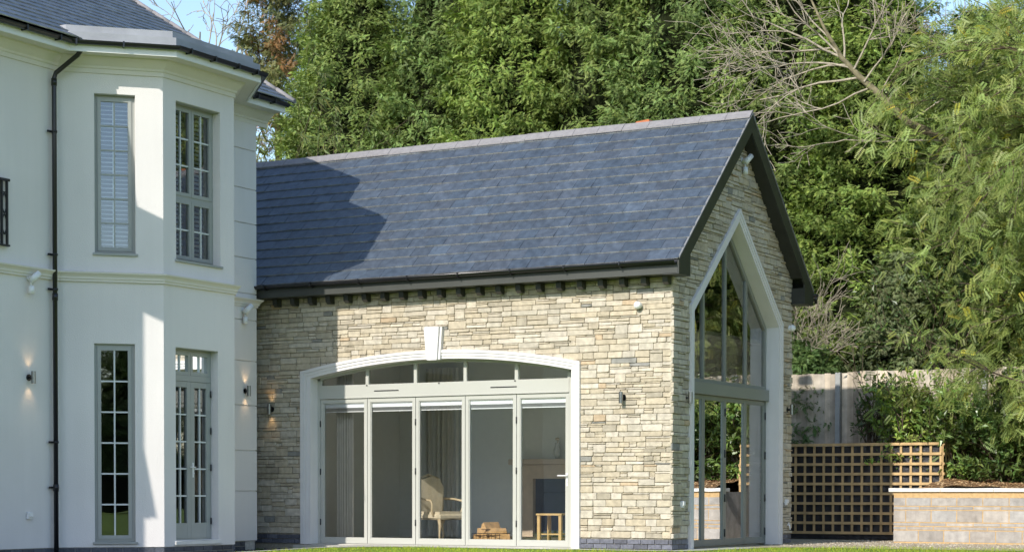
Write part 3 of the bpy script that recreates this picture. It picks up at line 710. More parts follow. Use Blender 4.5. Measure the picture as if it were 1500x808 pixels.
# downpipe in the re-entrant corner
mb = MB(FA); U = 3.06
mb.tube([(U+.14,.45,7.14),(U+.14,.45,7.04),(U+.13,.40,6.98),(U+.02,.09,6.74),(U,.075,6.66),(U,.075,-.3)], .034, 12)
mb.tube([(U+.14,.45,7.14),(U+.14,.45,7.06)], .043, 12); mb.tube([(U,.075,6.66),(U,.075,6.56)], .041, 12)
for z in (3.6,.9): mb.tube([(U,.075,z-.06),(U,.075,z+.04)], .041, 12)
dp = mb.build('downpipe', M['blackp'], hs)
for z in (.88,1.52,3.68,4.17,5.9): mb = MB(FA); mb.box(U-.10, U+.05, .03, .05, z, z+.03); mb.tube([(U,.075,z),(U,.075,z+.03)], .043, 12); mb.build('pipe_bracket', M['blackp'], dp)
# juliet balcony rail at the very left edge
mb = MB(FA)
for n in (.02,):
    mb.box(1.15, 2.19, .03, .075, 5.09, 5.125); mb.box(1.15, 2.19, .03, .07, 4.20, 4.225); mb.box(1.15, 2.17, .04, .06, 4.93, 4.945); mb.box(1.15, 2.17, .04, .06, 4.36, 4.375)
    for u in (2.15, 2.05, 1.95, 1.45, 1.18): mb.box(u-.014, u+.014, .035, .065, 4.2, 5.1)
    for s in (-1,1):
        for c0 in (2.1,1.7): mb.tube([(c0+s*.045*math.sin(math.pi*2*t), .05, 4.36+.57*t) for t in [k/14 for k in range(15)]], .008, 6)
        mb.tube([(1.7+s*.2*math.sin(math.pi*t), .05, 4.36+.57*t) for t in [k/14 for k in range(15)]], .008, 6)
mb.build('balcony_railing', M['iron'], hs)

# ================================================================ WALL FITTINGS
def wall_lamp(fr, u, z, label, lit=True):
    p = fr.p(u,0,z); t = thing('wall_lamp', label, 'wall lamp', p, 'up and down cylinder wall lamps')
    mb = MB(fr); mb.tube([(u,.095,z-.085),(u,.095,z+.085)], .032, 18, caps=False); mb.tube([(u,.095,z-.06),(u,.095,z+.06)], .026, 12); mb.build('cylinder_shade', M['steel'], t)
    mb = MB(fr); mb.tube([(u,.0,z),(u,.018,z)], .045, 16); mb.tube([(u,.018,z),(u,.066,z)], .018, 10); mb.build('wall_mount', M['blackp'], t)
    if lit:
        mb = MB(fr)
        for s in (-1,1): MB(fr).tube([(u,.095,z+s*.061),(u,.095,z+s*.066)], .022, 12).build('bulb', M['bulb'], t)
        for s in (-1,1):
            l = bpy.data.lights.new('lamp_beam','SPOT'); l.energy = 1.0; l.color = (1,.66,.34); l.spot_size = rad(75); l.spot_blend = 1; l.shadow_soft_size = .02
            lo = bpy.data.objects.new('lamp_beam', l); COL.objects.link(lo); lo.parent = t
            lo.location = fr.p(u,.09,z+s*.075) - Vector(p); d = fr.n*-.28 + Vector((0,0,s)); lo.rotation_euler = d.to_track_quat('-Z','Y').to_euler()
wall_lamp(FA, 2.6, 2.43, 'lit steel cylinder lamp on the white wall left of the black downpipe')
wall_lamp(FE, .55, 2.47, 'lit steel cylinder lamp on the white quoined corner beside the french doors')
wall_lamp(FF, -7.27+.02, 2.2, 'lit steel cylinder lamp on the shaded stone wall left of the arched doors')
wall_lamp(FF, -.79, 2.24, 'unlit steel cylinder lamp on the sunlit stone wall right of the arched doors', False)
wall_lamp(FG, .44, 2.24, 'unlit steel cylinder lamp left of the pointed gable surround near the corner', False)
wall_lamp(FG, 4.54, 2.22, 'unlit steel cylinder lamp on the gable stone right of the pointed surround', False)
def camera_unit(fr, u, z, label, s=1):
    p = fr.p(u,0,z); t = thing('security_light', label, 'security light', p, 'white security lights with hanging sensors')
    mb = MB(fr); mb.tube([(u,.0,z+.04),(u,.02,z+.04)], .04, 14); mb.tube([(u,.02,z+.04),(u+.0,.07,z+.03)], .02, 10); mb.build('wall_bracket', M['wplastic'], t)
    mb = MB(fr); mb.tube([(u-.03,.07,z-.02),(u+.08,.14,z+.11)], [.05,.042], 16); mb.build('lamp_head', M['wplastic'], t)
    mb = MB(fr); mb.tube([(u-.01,.07,z-.02),(u-.01,.07,z-.08)], .014, 8); mb.tube([(u-.01,.075,z-.08),(u-.01,.075,z-.19)], [.038,.042], 14); mb.build('motion_sensor', M['wplastic'], t)
camera_unit(FA, 2.6, 3.78, 'white security light under the string course left of the downpipe')
camera_unit(FE, .5, 3.74, 'white security light under the string course on the quoined corner')
camera_unit(FG, 2.56, 6.03, 'white security light high under the gable peak above the pointed window')
def dome(fr, u, z, label):
    t = thing('alarm_dome', label, 'alarm dome', fr.p(u,0,z), 'white round wall sensors')
    mb = MB(fr); mb.tube([(u,.0,z),(u,.05,z)], .05, 16); mb.build('base', M['wplastic'], t)
    mb = MB(fr); mb.sphere((u,.075,z), .058); mb.build('dome_cover', M['wplastic'], t)
dome(FF, -.53, 3.59, 'white round sensor high on the sunlit stone wall near the corner')
dome(FG, 4.60, 3.58, 'white round sensor on the gable stone right of the pointed surround')
def socket(fr, u, z, label):
    t = thing('outdoor_socket', label, 'outdoor socket', fr.p(u,0,z), 'small white outdoor sockets')
    mb = MB(fr); mb.box(u-.04,u+.04,.0,.05,z-.05,z+.05,bev=.008); mb.build('back_box', M['wplastic'], t)
    mb = MB(fr); mb.box(u-.036,u+.036,.05,.068,z-.02,z+.046,bev=.006); mb.build('cover_flap', M['wplastic'], t)
socket(FA, 2.58, .5, 'small white socket low on the white wall left of the downpipe')
socket(FG, .31, .66, 'small white socket low on the narrow stone strip at the annexe corner')
socket(FG, 4.47, .68, 'small white socket low on the stone right of the pointed surround')
t = thing('garden_tap', 'small white pipe outlet low on the gable stone beside the trellis', 'garden tap', FG.p(4.55,0,.3))
mb = MB(FG); mb.tube([(4.55,.0,.3),(4.55,.06,.3),(4.55,.07,.22)], .016, 10); mb.build('spout', M['wplastic'], t); mb = MB(FG); mb.tube([(4.52,.05,.33),(4.58,.05,.33)], .01, 8); mb.build('tap_handle', M['wplastic'], t)

# ================================================================ INSIDE THE ANNEXE
fp = thing('fireplace', 'pale limestone fireplace with dark blue opening behind the rightmost door leaf', 'fireplace', (-4.35,4.2,0))
yb = W-.36
mb = MB(); mb.box(-5.15,-3.35,yb-.22,yb,1.33,1.43,bev=.01); mb.box(-5.07,-3.43,yb-.16,yb,1.08,1.33)
mb.box(-5.07,-4.68,yb-.15,yb,.012,1.08); mb.box(-3.82,-3.43,yb-.15,yb,.012,1.08); mb.build('mantel_surround', M['mantel'], fp)
mb = MB(); mb.box(-4.68,-3.82,yb-.05,yb-.01,.012,1.08); mb.box(-4.5,-4.0,yb-.12,yb-.05,.05,.85,bev=.02); mb.build('firebox', M['firebox'], fp)
mb = MB(); mb.box(-5.2,-3.3,yb-.6,yb-.152,.012,.05); mb.build('hearth', M['mantel'], fp)
t = thing('vase', 'pale glazed vase standing on the right end of the stone mantel shelf', 'vase', (-4.2,yb-.12,1.43))
mb = MB(); mb.lathe((-4.2,yb-.12), [(.035,1.43),(.06,1.5),(.068,1.58),(.04,1.66),(.035,1.69),(.05,1.71)], 16); mb.build('vase_body', M['vase'], t)
mb = MB(); mb.tube([(-4.2,yb-.12,1.7),(-4.17,yb-.12,1.8)], .008, 6); mb.sphere((-4.2,yb-.12,1.78), .04, (1,1,.7)); mb.build('dried_flowers', M['giltwood'], t)
# armchair
t = thing('armchair', 'cream upholstered open armchair with carved wooden legs behind the middle door leaf', 'armchair', (-5.2,2.0,0))
A0 = Frame((-5.2,2.0,.012),(.94,-.34,0),(.34,.94,0))
mb = MB(A0); mb.box(-.31,.31,-.30,.30,.36,.46,bev=.03); mb.build('seat', M['cream'], t)
mb = MB(A0); mb.prism_u([(-.26,.46),(.26,.46),(.26,.5),(-.26,.5)], -.27,.27); mb.build('seat_cushion', M['cream'], t)
mb = MB(A0); mb.f = Frame(A0.p(-.30,0,0), A0.n, -A0.u); 
mb.prism([(-.25,.48),(.25,.48),(.28,.9),(.2,1.04),(0,1.09),(-.2,1.04),(-.28,.9)], -.0, .07)
bk = mb.build('backrest', M['cream'], t)
mb = MB(A0); mb.tube([(-.33,-.27,.46),(-.36,-.3,.9),(-.36,-.2,1.06),(-.37,0,1.12),(-.36,.2,1.06),(-.36,.3,.9),(-.33,.27,.46)], .022, 8); mb.build('back_frame', M['giltwood'], t)
for s in (-1,1):
    mb = MB(A0); mb.tube([(-.34,s*.3,.72),(-.1,s*.34,.71),(.14,s*.34,.68),(.17,s*.34,.62),(.13,s*.32,.5),(.16,s*.3,.42)], .02, 8); mb.build('armrest', M['giltwood'], t)
    for q,dx in ((.27,.03),(-.28,-.06)):
        mb = MB(A0); mb.tube([(q,s*.27,.37),(q+dx*1.2,s*.28,.27),(q+dx*.3,s*.27,.12),(q+dx,s*.28,.0)], [.032,.028,.016,.02], 8); mb.build('leg', M['giltwood'], t)
# log basket: pile of split logs
t = thing('log_basket', 'low wire basket on the floor behind the fourth door leaf', 'basket', (-4.1,1.75,0))
mb = MB(); mb.box(-4.36,-3.84,1.6,1.95,.02,.035)
for u in np.linspace(-4.36,-3.84,8): mb.tube([(u,1.6,.02),(u,1.6,.16)], .004, 5)
mb.tube([(-4.36,1.6,.16),(-3.84,1.6,.16),(-3.84,1.95,.16),(-4.36,1.95,.16),(-4.36,1.6,.16)], .006, 6); mb.build('wire_frame', M['iron'], t)
lr = random.Random(12)
labs = ['split log at the bottom left of the log pile','split log at the bottom centre of the log pile','split log at the bottom right of the log pile','split log on the second layer at the left','split log on the second layer at the right','split log crowning the log pile']
for k,(x,z,a) in enumerate(((-4.24,.08,.2),(-4.09,.08,-.15),(-3.94,.085,.1),(-4.17,.18,-.3),(-4.0,.18,.25),(-4.1,.28,.7))):
    c0 = (x,1.77,z); g = thing('firewood_log', labs[k], 'firewood log', c0, 'split logs in the basket')
    F_ = Frame(c0, (math.cos(a+.6),math.sin(a+.6),0), (-math.sin(a+.6),math.cos(a+.6),0)); mb = MB(F_)
    mb.prism_u([(-.06,-.05),(.065,-.045),(.05,.03),(.0,.065)], -.17,.17); mb.build('split_wood', M['log'], g)
    mb = MB(F_); mb.prism_u([(-.064,-.053),(.069,-.048),(.065,-.056),(-.06,-.062)], -.168,.168); mb.build('log_bark', M['logbark'], g)
t = thing('side_table', 'small light oak open frame table in front of the fireplace', 'side table', (-3.0,2.2,0))
for x in (-3.32,-2.92):
    for y in (2.0,2.35): MB().box(x-.025,x+.025,y-.025,y+.025,.012,.46).build('leg', M['oak'], t)
MB().box(-3.36,-2.88,1.96,2.39,.46,.49).build('table_top', M['oak'], t); MB().box(-3.29,-2.95,2.02,2.33,.14,.16).build('shelf', M['oak'], t)
def curtain(x0, x1, y, label, axis='x'):
    mb = MB(); n = 40; a = []; b = []
    for i in range(n+1):
        t_ = i/n; x = x0+(x1-x0)*t_; w = y + .045*math.sin(t_*math.pi*2*7) + .015*math.sin(t_*31)
        p = (x,w) if axis=='x' else (w,x)
        a.append(mb.v(p[0],p[1],.03)); b.append(mb.v(p[0],p[1],3.1))
    for i in range(n): f = mb.bm.faces.new((a[i],a[i+1],b[i+1],b[i])); f.smooth = True
    o = mb.build('curtain', M['curtain'], None, recalc=False); tag(o, label, 'curtain', 'full length curtains inside the annexe')
curtain(-6.35, -6.0, .55, 'gathered taupe curtain behind the left edge of the leftmost door leaf')
curtain(-6.9, -6.2, 4.2, 'gathered taupe curtain by the back wall seen through the second door leaf')
curtain(4.05, 3.75, -.55, 'pale curtain hanging inside the right side of the pointed gable window', 'y')

# ================================================================ GROUND
def sheet(name, pts, z, m, kind='structure'):
    me = bpy.data.meshes.new(name); bm = bmesh.new(); bm.faces.new([bm.verts.new((x,y,z)) for x,y in pts]); bm.normal_update()
    if bm.faces[:][0].normal.z < 0: bm.faces[:][0].normal_flip()
    bm.to_mesh(me); bm.free(); o = link(name, me, m); o['kind'] = kind; return o
sheet('ground', [(-400,-400),(400,-400),(400,400),(-400,400)], -.31, M['lawn'])
edge = [(60,3.6),(9,3.6),(4.2,3.7),(2.2,3.45),(1.2,3.0),(.62,2.0),(.5,.9),(.42,.1),(.2,-.28),(-.4,-.42),(-1.6,-.46),(-4.0,-.5),(-4.7,-.75),(-5.15,-1.5),(-5.0,-2.6),(-4.75,-4.2),(-4.7,-7),(-4.7,-40),(60,-40)]
mb = MB(); top = [mb.v(x,y,-.02) for x,y in edge]; bot = [mb.v(x,y,-.31) for x,y in edge]
f = mb.bm.faces.new(top)
for i in range(len(edge)): j=(i+1)%len(edge); mb.bm.faces.new((top[i],top[j],bot[j],bot[i]))
o = mb.build('lawn', M['lawn']); o['kind'] = 'structure'
# paving edge along the lawn and the building
pe = [(.95,2.9),(.40,2.1),(.3,1.0),(.22,.2),(.02,-.0),(-1.5,-.0),(-6.6,-.0),(-6.62,-.55),(-5.4,-1.0),(-5.22,-1.55),(-5.07,-2.7),(-4.82,-4.3),(-4.8,-30)]
pin = edge[5:18]; pin[-1] = (-4.7,-30)
mb = MB()
P2 = [(.0,4.3),(.0,0),(-6.6,0),(-6.62,-.6),(-5.35,-1.0),(-5.27,-1.55),(-5.12,-2.7),(-4.87,-4.25),(-4.85,-30)]
poly = [(4.3,7.6),(.02,7.6)] 
mb = MB(); pv = [(.62,2.0),(.5,.9),(.42,.1),(.2,-.28),(-.4,-.42),(-1.6,-.46),(-4.0,-.5),(-4.7,-.75),(-5.15,-1.5),(-5.0,-2.6),(-4.75,-4.2),(-4.7,-7),(-4.7,-30)]
pw = [(.012,2.0),(.012,.9),(.012,.1),(-.0,-.015),(-.4,-.015),(-1.6,-.015),(-4.0,-.015),(-5.6,-.015),(-5.32,-1.35),(-5.14,-2.6),(-4.89,-4.2),(-4.84,-7),(-4.84,-30)]
for i in range(len(pv)-1):
    q = [pv[i],pv[i+1],pw[i+1],pw[i]]
    mb.bm.faces.new([mb.v(x,y,-.012) for x,y in q])
    mb.bm.faces.new([mb.v(*pw[i],-.012),mb.v(*pw[i+1],-.012),mb.v(*pw[i+1],-.3),mb.v(*pw[i],-.3)])
# threshold to the left part of the doors
mb.bm.faces.new([mb.v(x,y,-.012) for x,y in ((-5.6,-.015),(-4.7,-.75),(-4.0,-.5),(-4.0,-.015))][::1]) if False else None
o = mb.build('paving_strip', M['paving'], recalc=False); o['kind'] = 'structure'
mb = MB(); mb.box(-6.62,-5.58,-.30,-.0,-.3,-.02); mb.box(AX0+.1,AX1-.1,.0,.24,-.3,-.003); o = mb.build('threshold', M['paving']); o['kind'] = 'structure'
sheet('gravel_path', [(.0,.2),(.3,1.2),(.3,2),(1.0,2.6),(60,2.6),(60,9),(-12,9),(-12,W),(.0,W)], -.016, M['gravel'])
sheet('slate_bed', [(-7.3,.0),(-7.3,-9),(-4.8,-9),(-4.8,-4),(-5.1,-1.2),(-5.6,.0)], -.13, M['chips'])
# scattered chippings
def scatter_rocks(name, n, region, zf, s0, s1, cols, m, seed, flat=.5):
    r = np.random.default_rng(seed); ico = [(-1,0,0),(1,0,0),(0,-1,0),(0,1,0),(0,0,-1),(0,0,1)]; fc = [(0,2,5),(2,1,5),(1,3,5),(3,0,5),(2,0,4),(1,2,4),(3,1,4),(0,3,4)]
    V=[];F=[];T=[]
    for i in range(n):
        x,y = region(r); s = r.uniform(s0,s1); a = r.uniform(0,6.28); sx,sy,sz = s*r.uniform(.6,1.3), s*r.uniform(.5,1), s*flat*r.uniform(.5,1.2); b=len(V); tl = r.uniform(-.5,.5)
        for p in ico:
            X,Y,Z = p[0]*sx,p[1]*sy,p[2]*sz; Z += X*tl; V.append((x+X*math.cos(a)-Y*math.sin(a), y+X*math.sin(a)+Y*math.cos(a), zf(x,y)+Z))
        c = cols[r.integers(len(cols))]; k = r.uniform(.7,1.3)
        for f_ in fc: F.append([b+q for q in f_]); T.append([q*k for q in c])
    me = bpy.data.meshes.new(name); me.from_pydata(V,[],F); o = link(name, me, m); point_tint(o, T); o['kind']='stuff'; return o
rockm = mat('loose_stone', (.3,.3,.3), .85, .2, noise=.15, attr='tint', bump=.3)
def reg_h(r):
    x = r.uniform(-7.25,-5.2); y = r.uniform(-5,-.0); return (x,y)
o = scatter_rocks('slate_chippings', 900, reg_h, lambda x,y: -.11, .02, .06, [(.05,.055,.065),(.09,.09,.1),(.03,.035,.04),(.16,.13,.11)], rockm, 3); tag(o, 'dark slate chippings and debris at the foot of the house', 'chippings')
o = scatter_rocks('loose_gravel', 3800, lambda r: (r.uniform(.1,6.5), r.uniform(3.2,7.6)), lambda x,y: -.014, .006, .022, [(.46,.39,.28),(.4,.35,.28),(.5,.46,.38),(.3,.25,.19)], rockm, 4, .6); tag(o, 'loose sandy gravel between the lawn and the trellis', 'gravel')
# grass blades
n = 42000; gx = []; 
poly_in = [(-4.65,-6.5),(-4.6,-4.1),(-4.95,-2.6),(-5.08,-1.5),(-4.65,-.82),(-4.0,-.56),(-1.6,-.52),(-.4,-.48),(.25,-.32),(.47,.1),(.55,.9),(.68,1.95),(1.25,2.9),(2.25,3.35),(4.2,3.6),(9,3.5),(9,-6.5)]
def inpoly(x, y, P):
    r = np.zeros(len(x), bool); j = len(P)-1
    for i in range(len(P)):
        xi, yi = P[i]; xj, yj = P[j]
        r ^= ((yi > y) != (yj > y)) & (x < (xj-xi)*(y-yi)/(yj-yi+1e-12)+xi); j = i
    return r
X = RNG.uniform(-5.2,8.5,n*3); Y = RNG.uniform(-6,3.7,n*3); k = inpoly(X,Y,poly_in) & (RNG.random(n*3) < .75); X = X[k][:n]; Y = Y[k][:n]; n = len(X)
ang = RNG.uniform(0,6.28,n); h = RNG.uniform(.02,.05,n)*(1+.35*np.sin(X*2.1)*np.sin(Y*1.7)); w_ = RNG.uniform(.002,.0045,n); lean = RNG.normal(0,.35,(n,2))*h[:,None]
V = np.zeros((n,3,3)); V[:,0] = np.stack([X-w_*np.cos(ang),Y-w_*np.sin(ang),np.full(n,-.025)],1); V[:,1] = np.stack([X+w_*np.cos(ang),Y+w_*np.sin(ang),np.full(n,-.025)],1); V[:,2] = np.stack([X+lean[:,0],Y+lean[:,1],-.02+h],1)
def fast_mesh(name, V, F, T, m, parent=None, smooth=False):
    """V (nv,3), F (nf,k) uniform polygon size, T per-face colour"""
    me = bpy.data.meshes.new(name); nv, nf, k = len(V), len(F), F.shape[1]
    me.vertices.add(nv); me.vertices.foreach_set('co', V.astype(np.float32).ravel()); me.loops.add(nf*k); me.loops.foreach_set('vertex_index', F.astype(np.int32).ravel())
    me.polygons.add(nf); me.polygons.foreach_set('loop_start', (np.arange(nf)*k).astype(np.int32)); me.update(calc_edges=True); me.validate()
    a = me.attributes.new('tint','FLOAT_COLOR','FACE'); a.data.foreach_set('color', np.concatenate([T, np.ones((len(T),1))],1).astype(np.float32).ravel())
    return link(name, me, m, parent)
tc = np.array([.30,.42,.05])*RNG.uniform(.6,1.4,(n,1))*np.stack([RNG.uniform(.8,1.5,n),np.ones(n),np.ones(n)],1)
o = fast_mesh('grass', V.reshape(-1,3), np.arange(n*3).reshape(n,3), tc, M['grassm']); tag(o, 'short bright green lawn grass in front of the buildings', 'grass', kind='stuff')

# ================================================================ TRELLIS, GARDEN WALL, FENCE
TY = 7.7; FT = Frame((0,TY,0),(1,0,0),(0,-1,0))
t = thing('trellis_screen', 'square lattice timber trellis screen with black membrane behind it', 'trellis', (.3,TY,0))
tx0, tx1, tz0, tz1 = -1.9, 1.70, .09, 1.73
zs_ = np.linspace(tz0+.02, tz1-.02, 10); xs_ = np.arange(tx1-.02, tx0, -.182)
for z in zs_:
    MB(FT).box(tx0, tx1+(.0), .023, .043+ (.012 if z==zs_[-1] else 0), z-.024, z+.024).build('horizontal_slat', M['trellis'], t)
for x in xs_:
    MB(FT).box(x-.021, x+.021, .0, .022, tz0, tz1-.03).build('vertical_slat', M['trellis'], t)
FT2 = Frame((tx1,TY,0),(0,1,0),(1,0,0))
for z in zs_[4:]: MB(FT2).box(.0,.62,.023,.042,z-.023,z+.023).build('return_slat', M['trellis'], t)
for y in (.02,.2,.38,.56): MB(FT2).box(y-.02,y+.02,.0,.022,.75,tz1-.03).build('return_upright', M['trellis'], t)
mb = MB(FT); nx = 90; nzz = 36; g = [[mb.v(tx0+(tx1-.02-tx0)*i/nx, -.02+.010*math.sin(i*1.7+j*.6)*math.sin(j*.9+i*.2), .0+1.68*j/nzz) for i in range(nx+1)] for j in range(nzz+1)]
for j in range(nzz):
    for i in range(nx): f = mb.bm.faces.new((g[j][i],g[j][i+1],g[j+1][i+1],g[j+1][i])); f.smooth = True
mb.build('membrane', M['membrane'], t, recalc=False)
# garden wall
gw_ = thing('garden_wall', 'low pale concrete block retaining wall with a white coping', 'garden wall', (1.38,6,0)); FW = Frame((1.38,6,0),(1,0,0),(0,-1,0))
mb = MB(FW); cols = []; rr = random.Random(6); z = .0; hts = [.2,.06,.06,.06,.2,.2]; L = 14
for ri, hgt in enumerate((.205,.065,.065,.21,.065,.15)):
    bl = .44 if hgt > .1 else .46; u = -(.22 if ri%2 else 0) 
    while u < L:
        a, b = max(u,.0), u+bl-.012
        if b > .05:
            nf = len(mb.bm.faces); mb.box(a, b, -.05, .004+rr.uniform(-.002,.002), z+.008, z+hgt-.006, bev=.004); k = rr.uniform(.85,1.15); w_c = rr.uniform(-.012,.012)
            cols += [(.37*k+w_c,.345*k,.315*k-w_c)]*(len(mb.bm.faces)-nf)
        u += bl
    z += hgt
o = mb.build('blockwork', M['block'], gw_); point_tint(o, cols)
mb = MB(FW); mb.box(.004, L, -.2, -.0005, -.05, .85); mb.build('mortar', M['omortar'], gw_)
mb = MB(FW); mb.box(.0,.215,-1.68,-.201,-.05,.85); o = mb.build('return_wall', M['block'], gw_); point_tint(o, [(.33,.31,.285)]*len(o.data.polygons))
mb = MB(FW)
u = -.08
while u < L: mb.box(u, u+.897, -.24, .04, .853, .917, bev=.006); u += .9
mb.build('coping', M['coping'], gw_)
# raised beds
def bed_z(x, y):
    if x < 1.70: return 1.45 + .02*math.sin(x*5+y*3)
    return .93 + max(0,(y-6.3))*.085 + .02*math.sin(x*3.1+y*2) + .012*math.sin(x*9+y*7)
mb = MB(); NX, NY = 90, 24
for x0,x1,y0,y1 in ((-3,1.68,7.75,9.3),(1.72,15,6.18,9.7)):
    g = [[mb.v(x0+(x1-x0)*i/NX, y0+(y1-y0)*j/NY, bed_z(x0+(x1-x0)*i/NX, y0+(y1-y0)*j/NY)) for i in range(NX+1)] for j in range(NY+1)]
    for j in range(NY):
        for i in range(NX): mb.bm.faces.new((g[j][i],g[j][i+1],g[j+1][i+1],g[j+1][i]))
o = mb.build('flower_bed', M['mulch'], recalc=False); o['kind']='structure'
o = scatter_rocks('bark_chips', 6000, lambda r: (r.uniform(1.75,8), r.uniform(6.2,9.4)), lambda x,y: bed_z(x,y)+.008, .012, .04, [(.30,.18,.09),(.38,.24,.12),(.2,.115,.06),(.45,.32,.18)], rockm, 6, .35); tag(o, 'brown bark chips covering the raised bed behind the block wall', 'bark chips')
mb = MB(); mb.box(-25,30,9.7,34,-.3,1.2); o = mb.build('terrain', M['mulch']); o['kind']='structure'
# fence
FY = 8.65; fe = thing('timber_fence', 'weathered close boarded timber fence behind the trellis', 'fence', (0,FY,1.3)); FN = Frame((0,FY,0),(1,0,0),(0,-1,0))
mb = MB(FN); cols = []; x = -6.; rr = random.Random(8)
while x < 9:
    nf = len(mb.bm.faces); w = .118; zt = 3.07 + .012*rr.uniform(-1,1) + (.02 if x>-.5 else 0)
    mb.prism([(x,1.2),(x+w,1.2),(x+w,zt),(x,zt)], .0+.006*(int(x*8)%2), .018+.006*(int(x*8)%2)); k = rr.uniform(.72,1.25); ww = rr.uniform(-.02,.02)
    cols += [((.49+ww)*k,.425*k,(.335-ww)*k)]*(len(mb.bm.faces)-nf); x += .112
o = mb.build('board_panel', M['fence'], fe); point_tint(o, cols)
for x in (-3.3,-.56,2.2,5): mb = MB(FN); mb.box(x-.05,x+.05,.02,.11,1.2,3.08,bev=.008); mb.build('post', M['post'], fe)

# ================================================================ FOLIAGE
def rot_from_dirs(D, roll):
    """orthonormal frames: x axis along D"""
    D = D/np.linalg.norm(D,axis=1,keepdims=True); up = np.tile([0,0,1.],(len(D),1)); up[np.abs(D[:,2])>.95] = [1,0,0]
    Yv = np.cross(up, D); Yv /= np.linalg.norm(Yv,axis=1,keepdims=True); Z = np.cross(D,Yv)
    c, s = np.cos(roll)[:,None], np.sin(roll)[:,None]; Y2 = Yv*c+Z*s; Z2 = -Yv*s+Z*c
    return np.stack([D,Y2,Z2],2)
def rot_DN(D, Nn):
    D = D/np.linalg.norm(D,axis=1,keepdims=True); Nn = Nn - D*np.sum(Nn*D,axis=1,keepdims=True); Nn /= np.linalg.norm(Nn,axis=1,keepdims=True)+1e-9
    return np.stack([D, np.cross(Nn,D), Nn],2)
def instance(tv, tf, pos, R, sc): 
    V = np.einsum('nij,vj->nvi', R, tv)*sc[:,None,None] + pos[:,None,:]
    F = tf[None]+ (np.arange(len(pos))*len(tv))[:,None,None]
    return V.reshape(-1,3), F.reshape(-1,tf.shape[1])
def spray_template(seed):                      # flat fan of thin leaflets, like a cypress frond
    r = np.random.default_rng(seed); V=[];F=[]
    def tri(p, d, l, w, z):
        n = np.array([-d[1],d[0]]); b=len(V); dr = -.25*(np.linalg.norm(p+d*l))**2
        V.extend([(*(p-n*w),z-.25*p[0]**2),(*(p+n*w),z-.25*p[0]**2),(*(p+d*l),z+dr)]); F.append((b,b+1,b+2))
    tri(np.array([0.,0.]), np.array([1.,0.]), 1., .045, 0)
    for k in range(4):
        t = .10+.2*k; l = .42*(1-t*.65)
        for s in (-1,1):
            a = s*(.75-.25*t+r.uniform(-.15,.15)); d = np.array([math.cos(a),math.sin(a)]); tri(np.array([t,0.]), d, l, .062, r.uniform(-.03,.03))
    return np.array(V), np.array(F)
def tint(n, k, base, var=.3, hue=.12, r=RNG):
    c = np.array(base)*r.uniform(1-var,1+var,(n,1)); c = c*np.stack([r.uniform(1-hue,1+hue*1.5,n),np.ones(n),r.uniform(1-hue,1+hue,n)],1)
    return np.repeat(np.clip(c,0.003,.9), k, axis=0)
def conifer_mesh(seed, H, Rb, nplume, per, base, blen=1.15, spr=.40):
    """crown of upswept plumes around z axis; returns V,F,T"""
    r = np.random.default_rng(seed); tv, tf = spray_template(seed)
    z = H*(1-np.sqrt(1-r.random(nplume)*.995))*.98+.3 if False else r.uniform(.2,1,nplume)**.9*H*.97
    th = r.uniform(0,2*np.pi,nplume); prof = np.clip((1-(z/H)**2.4),.0,1)**.75*.86+.14*(1-z/H); Rr = Rb*prof*r.uniform(.78,1.12,nplume)+.15
    tip = np.stack([Rr*np.cos(th),Rr*np.sin(th),z],1)
    ax_ = np.stack([np.cos(th),np.sin(th),r.uniform(.15,.75,nplume)],1); ax_ /= np.linalg.norm(ax_,axis=1,keepdims=True)
    pb = r.uniform(.72,1.3,nplume)
    idx = np.repeat(np.arange(nplume), per); n = len(idx); t = r.random(n)**.7
    rad_ = .34*(1-t*.75)+.05; off = r.normal(0,1,(n,3)); off /= np.linalg.norm(off,axis=1,keepdims=True); off[:,2] *= .7
    off *= (r.random(n)**.4*rad_)[:,None]
    pos = tip[idx] - ax_[idx]*(1-t)[:,None]*blen + off
    D = ax_[idx]*.35 + off/ (rad_[:,None])*.85 + r.normal(0,.3,(n,3)); D[:,2] -= .3
    Nn = ax_[idx]*.9 + np.array([0,0,.75]) + r.normal(0,.42,(n,3))
    R = rot_DN(D, Nn); sc = r.uniform(.65,1.2,n)*spr
    V,F = instance(tv,tf,pos,R,sc); T = tint(n,1,base,.16,.1,r)*pb[idx][:,None]
    lighter = (t>.8)[:,None]; T = np.where(lighter, T*1.12, T)
    return V,F,np.repeat(T,len(tf),axis=0)
def tapered_trunk(mb, p0, p1, r0, r1, n=8, wob=.08, seed=1):
    rr = random.Random(seed); P = []
    for i in range(n+1): t_ = i/n; P.append(tuple(Vector(p0).lerp(Vector(p1),t_)+Vector((rr.uniform(-1,1),rr.uniform(-1,1),0))*wob*(0 if i==0 else 1)))
    mb.tube(P, [r0+(r1-r0)*i/n for i in range(n+1)], 8)
def add_core(H, Rb, parent, seed, name='shade_core'):  # closed dark shell painted as the deep shade inside a crown
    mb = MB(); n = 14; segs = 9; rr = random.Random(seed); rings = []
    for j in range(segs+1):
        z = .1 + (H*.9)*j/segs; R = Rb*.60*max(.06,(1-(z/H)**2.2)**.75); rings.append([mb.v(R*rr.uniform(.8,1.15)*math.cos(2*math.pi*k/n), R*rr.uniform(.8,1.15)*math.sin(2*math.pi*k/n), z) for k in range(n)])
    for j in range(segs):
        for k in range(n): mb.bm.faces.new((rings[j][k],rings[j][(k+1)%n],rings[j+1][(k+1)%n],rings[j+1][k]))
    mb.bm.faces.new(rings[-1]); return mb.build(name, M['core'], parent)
GREEN = (.088,.145,.030); protos = []
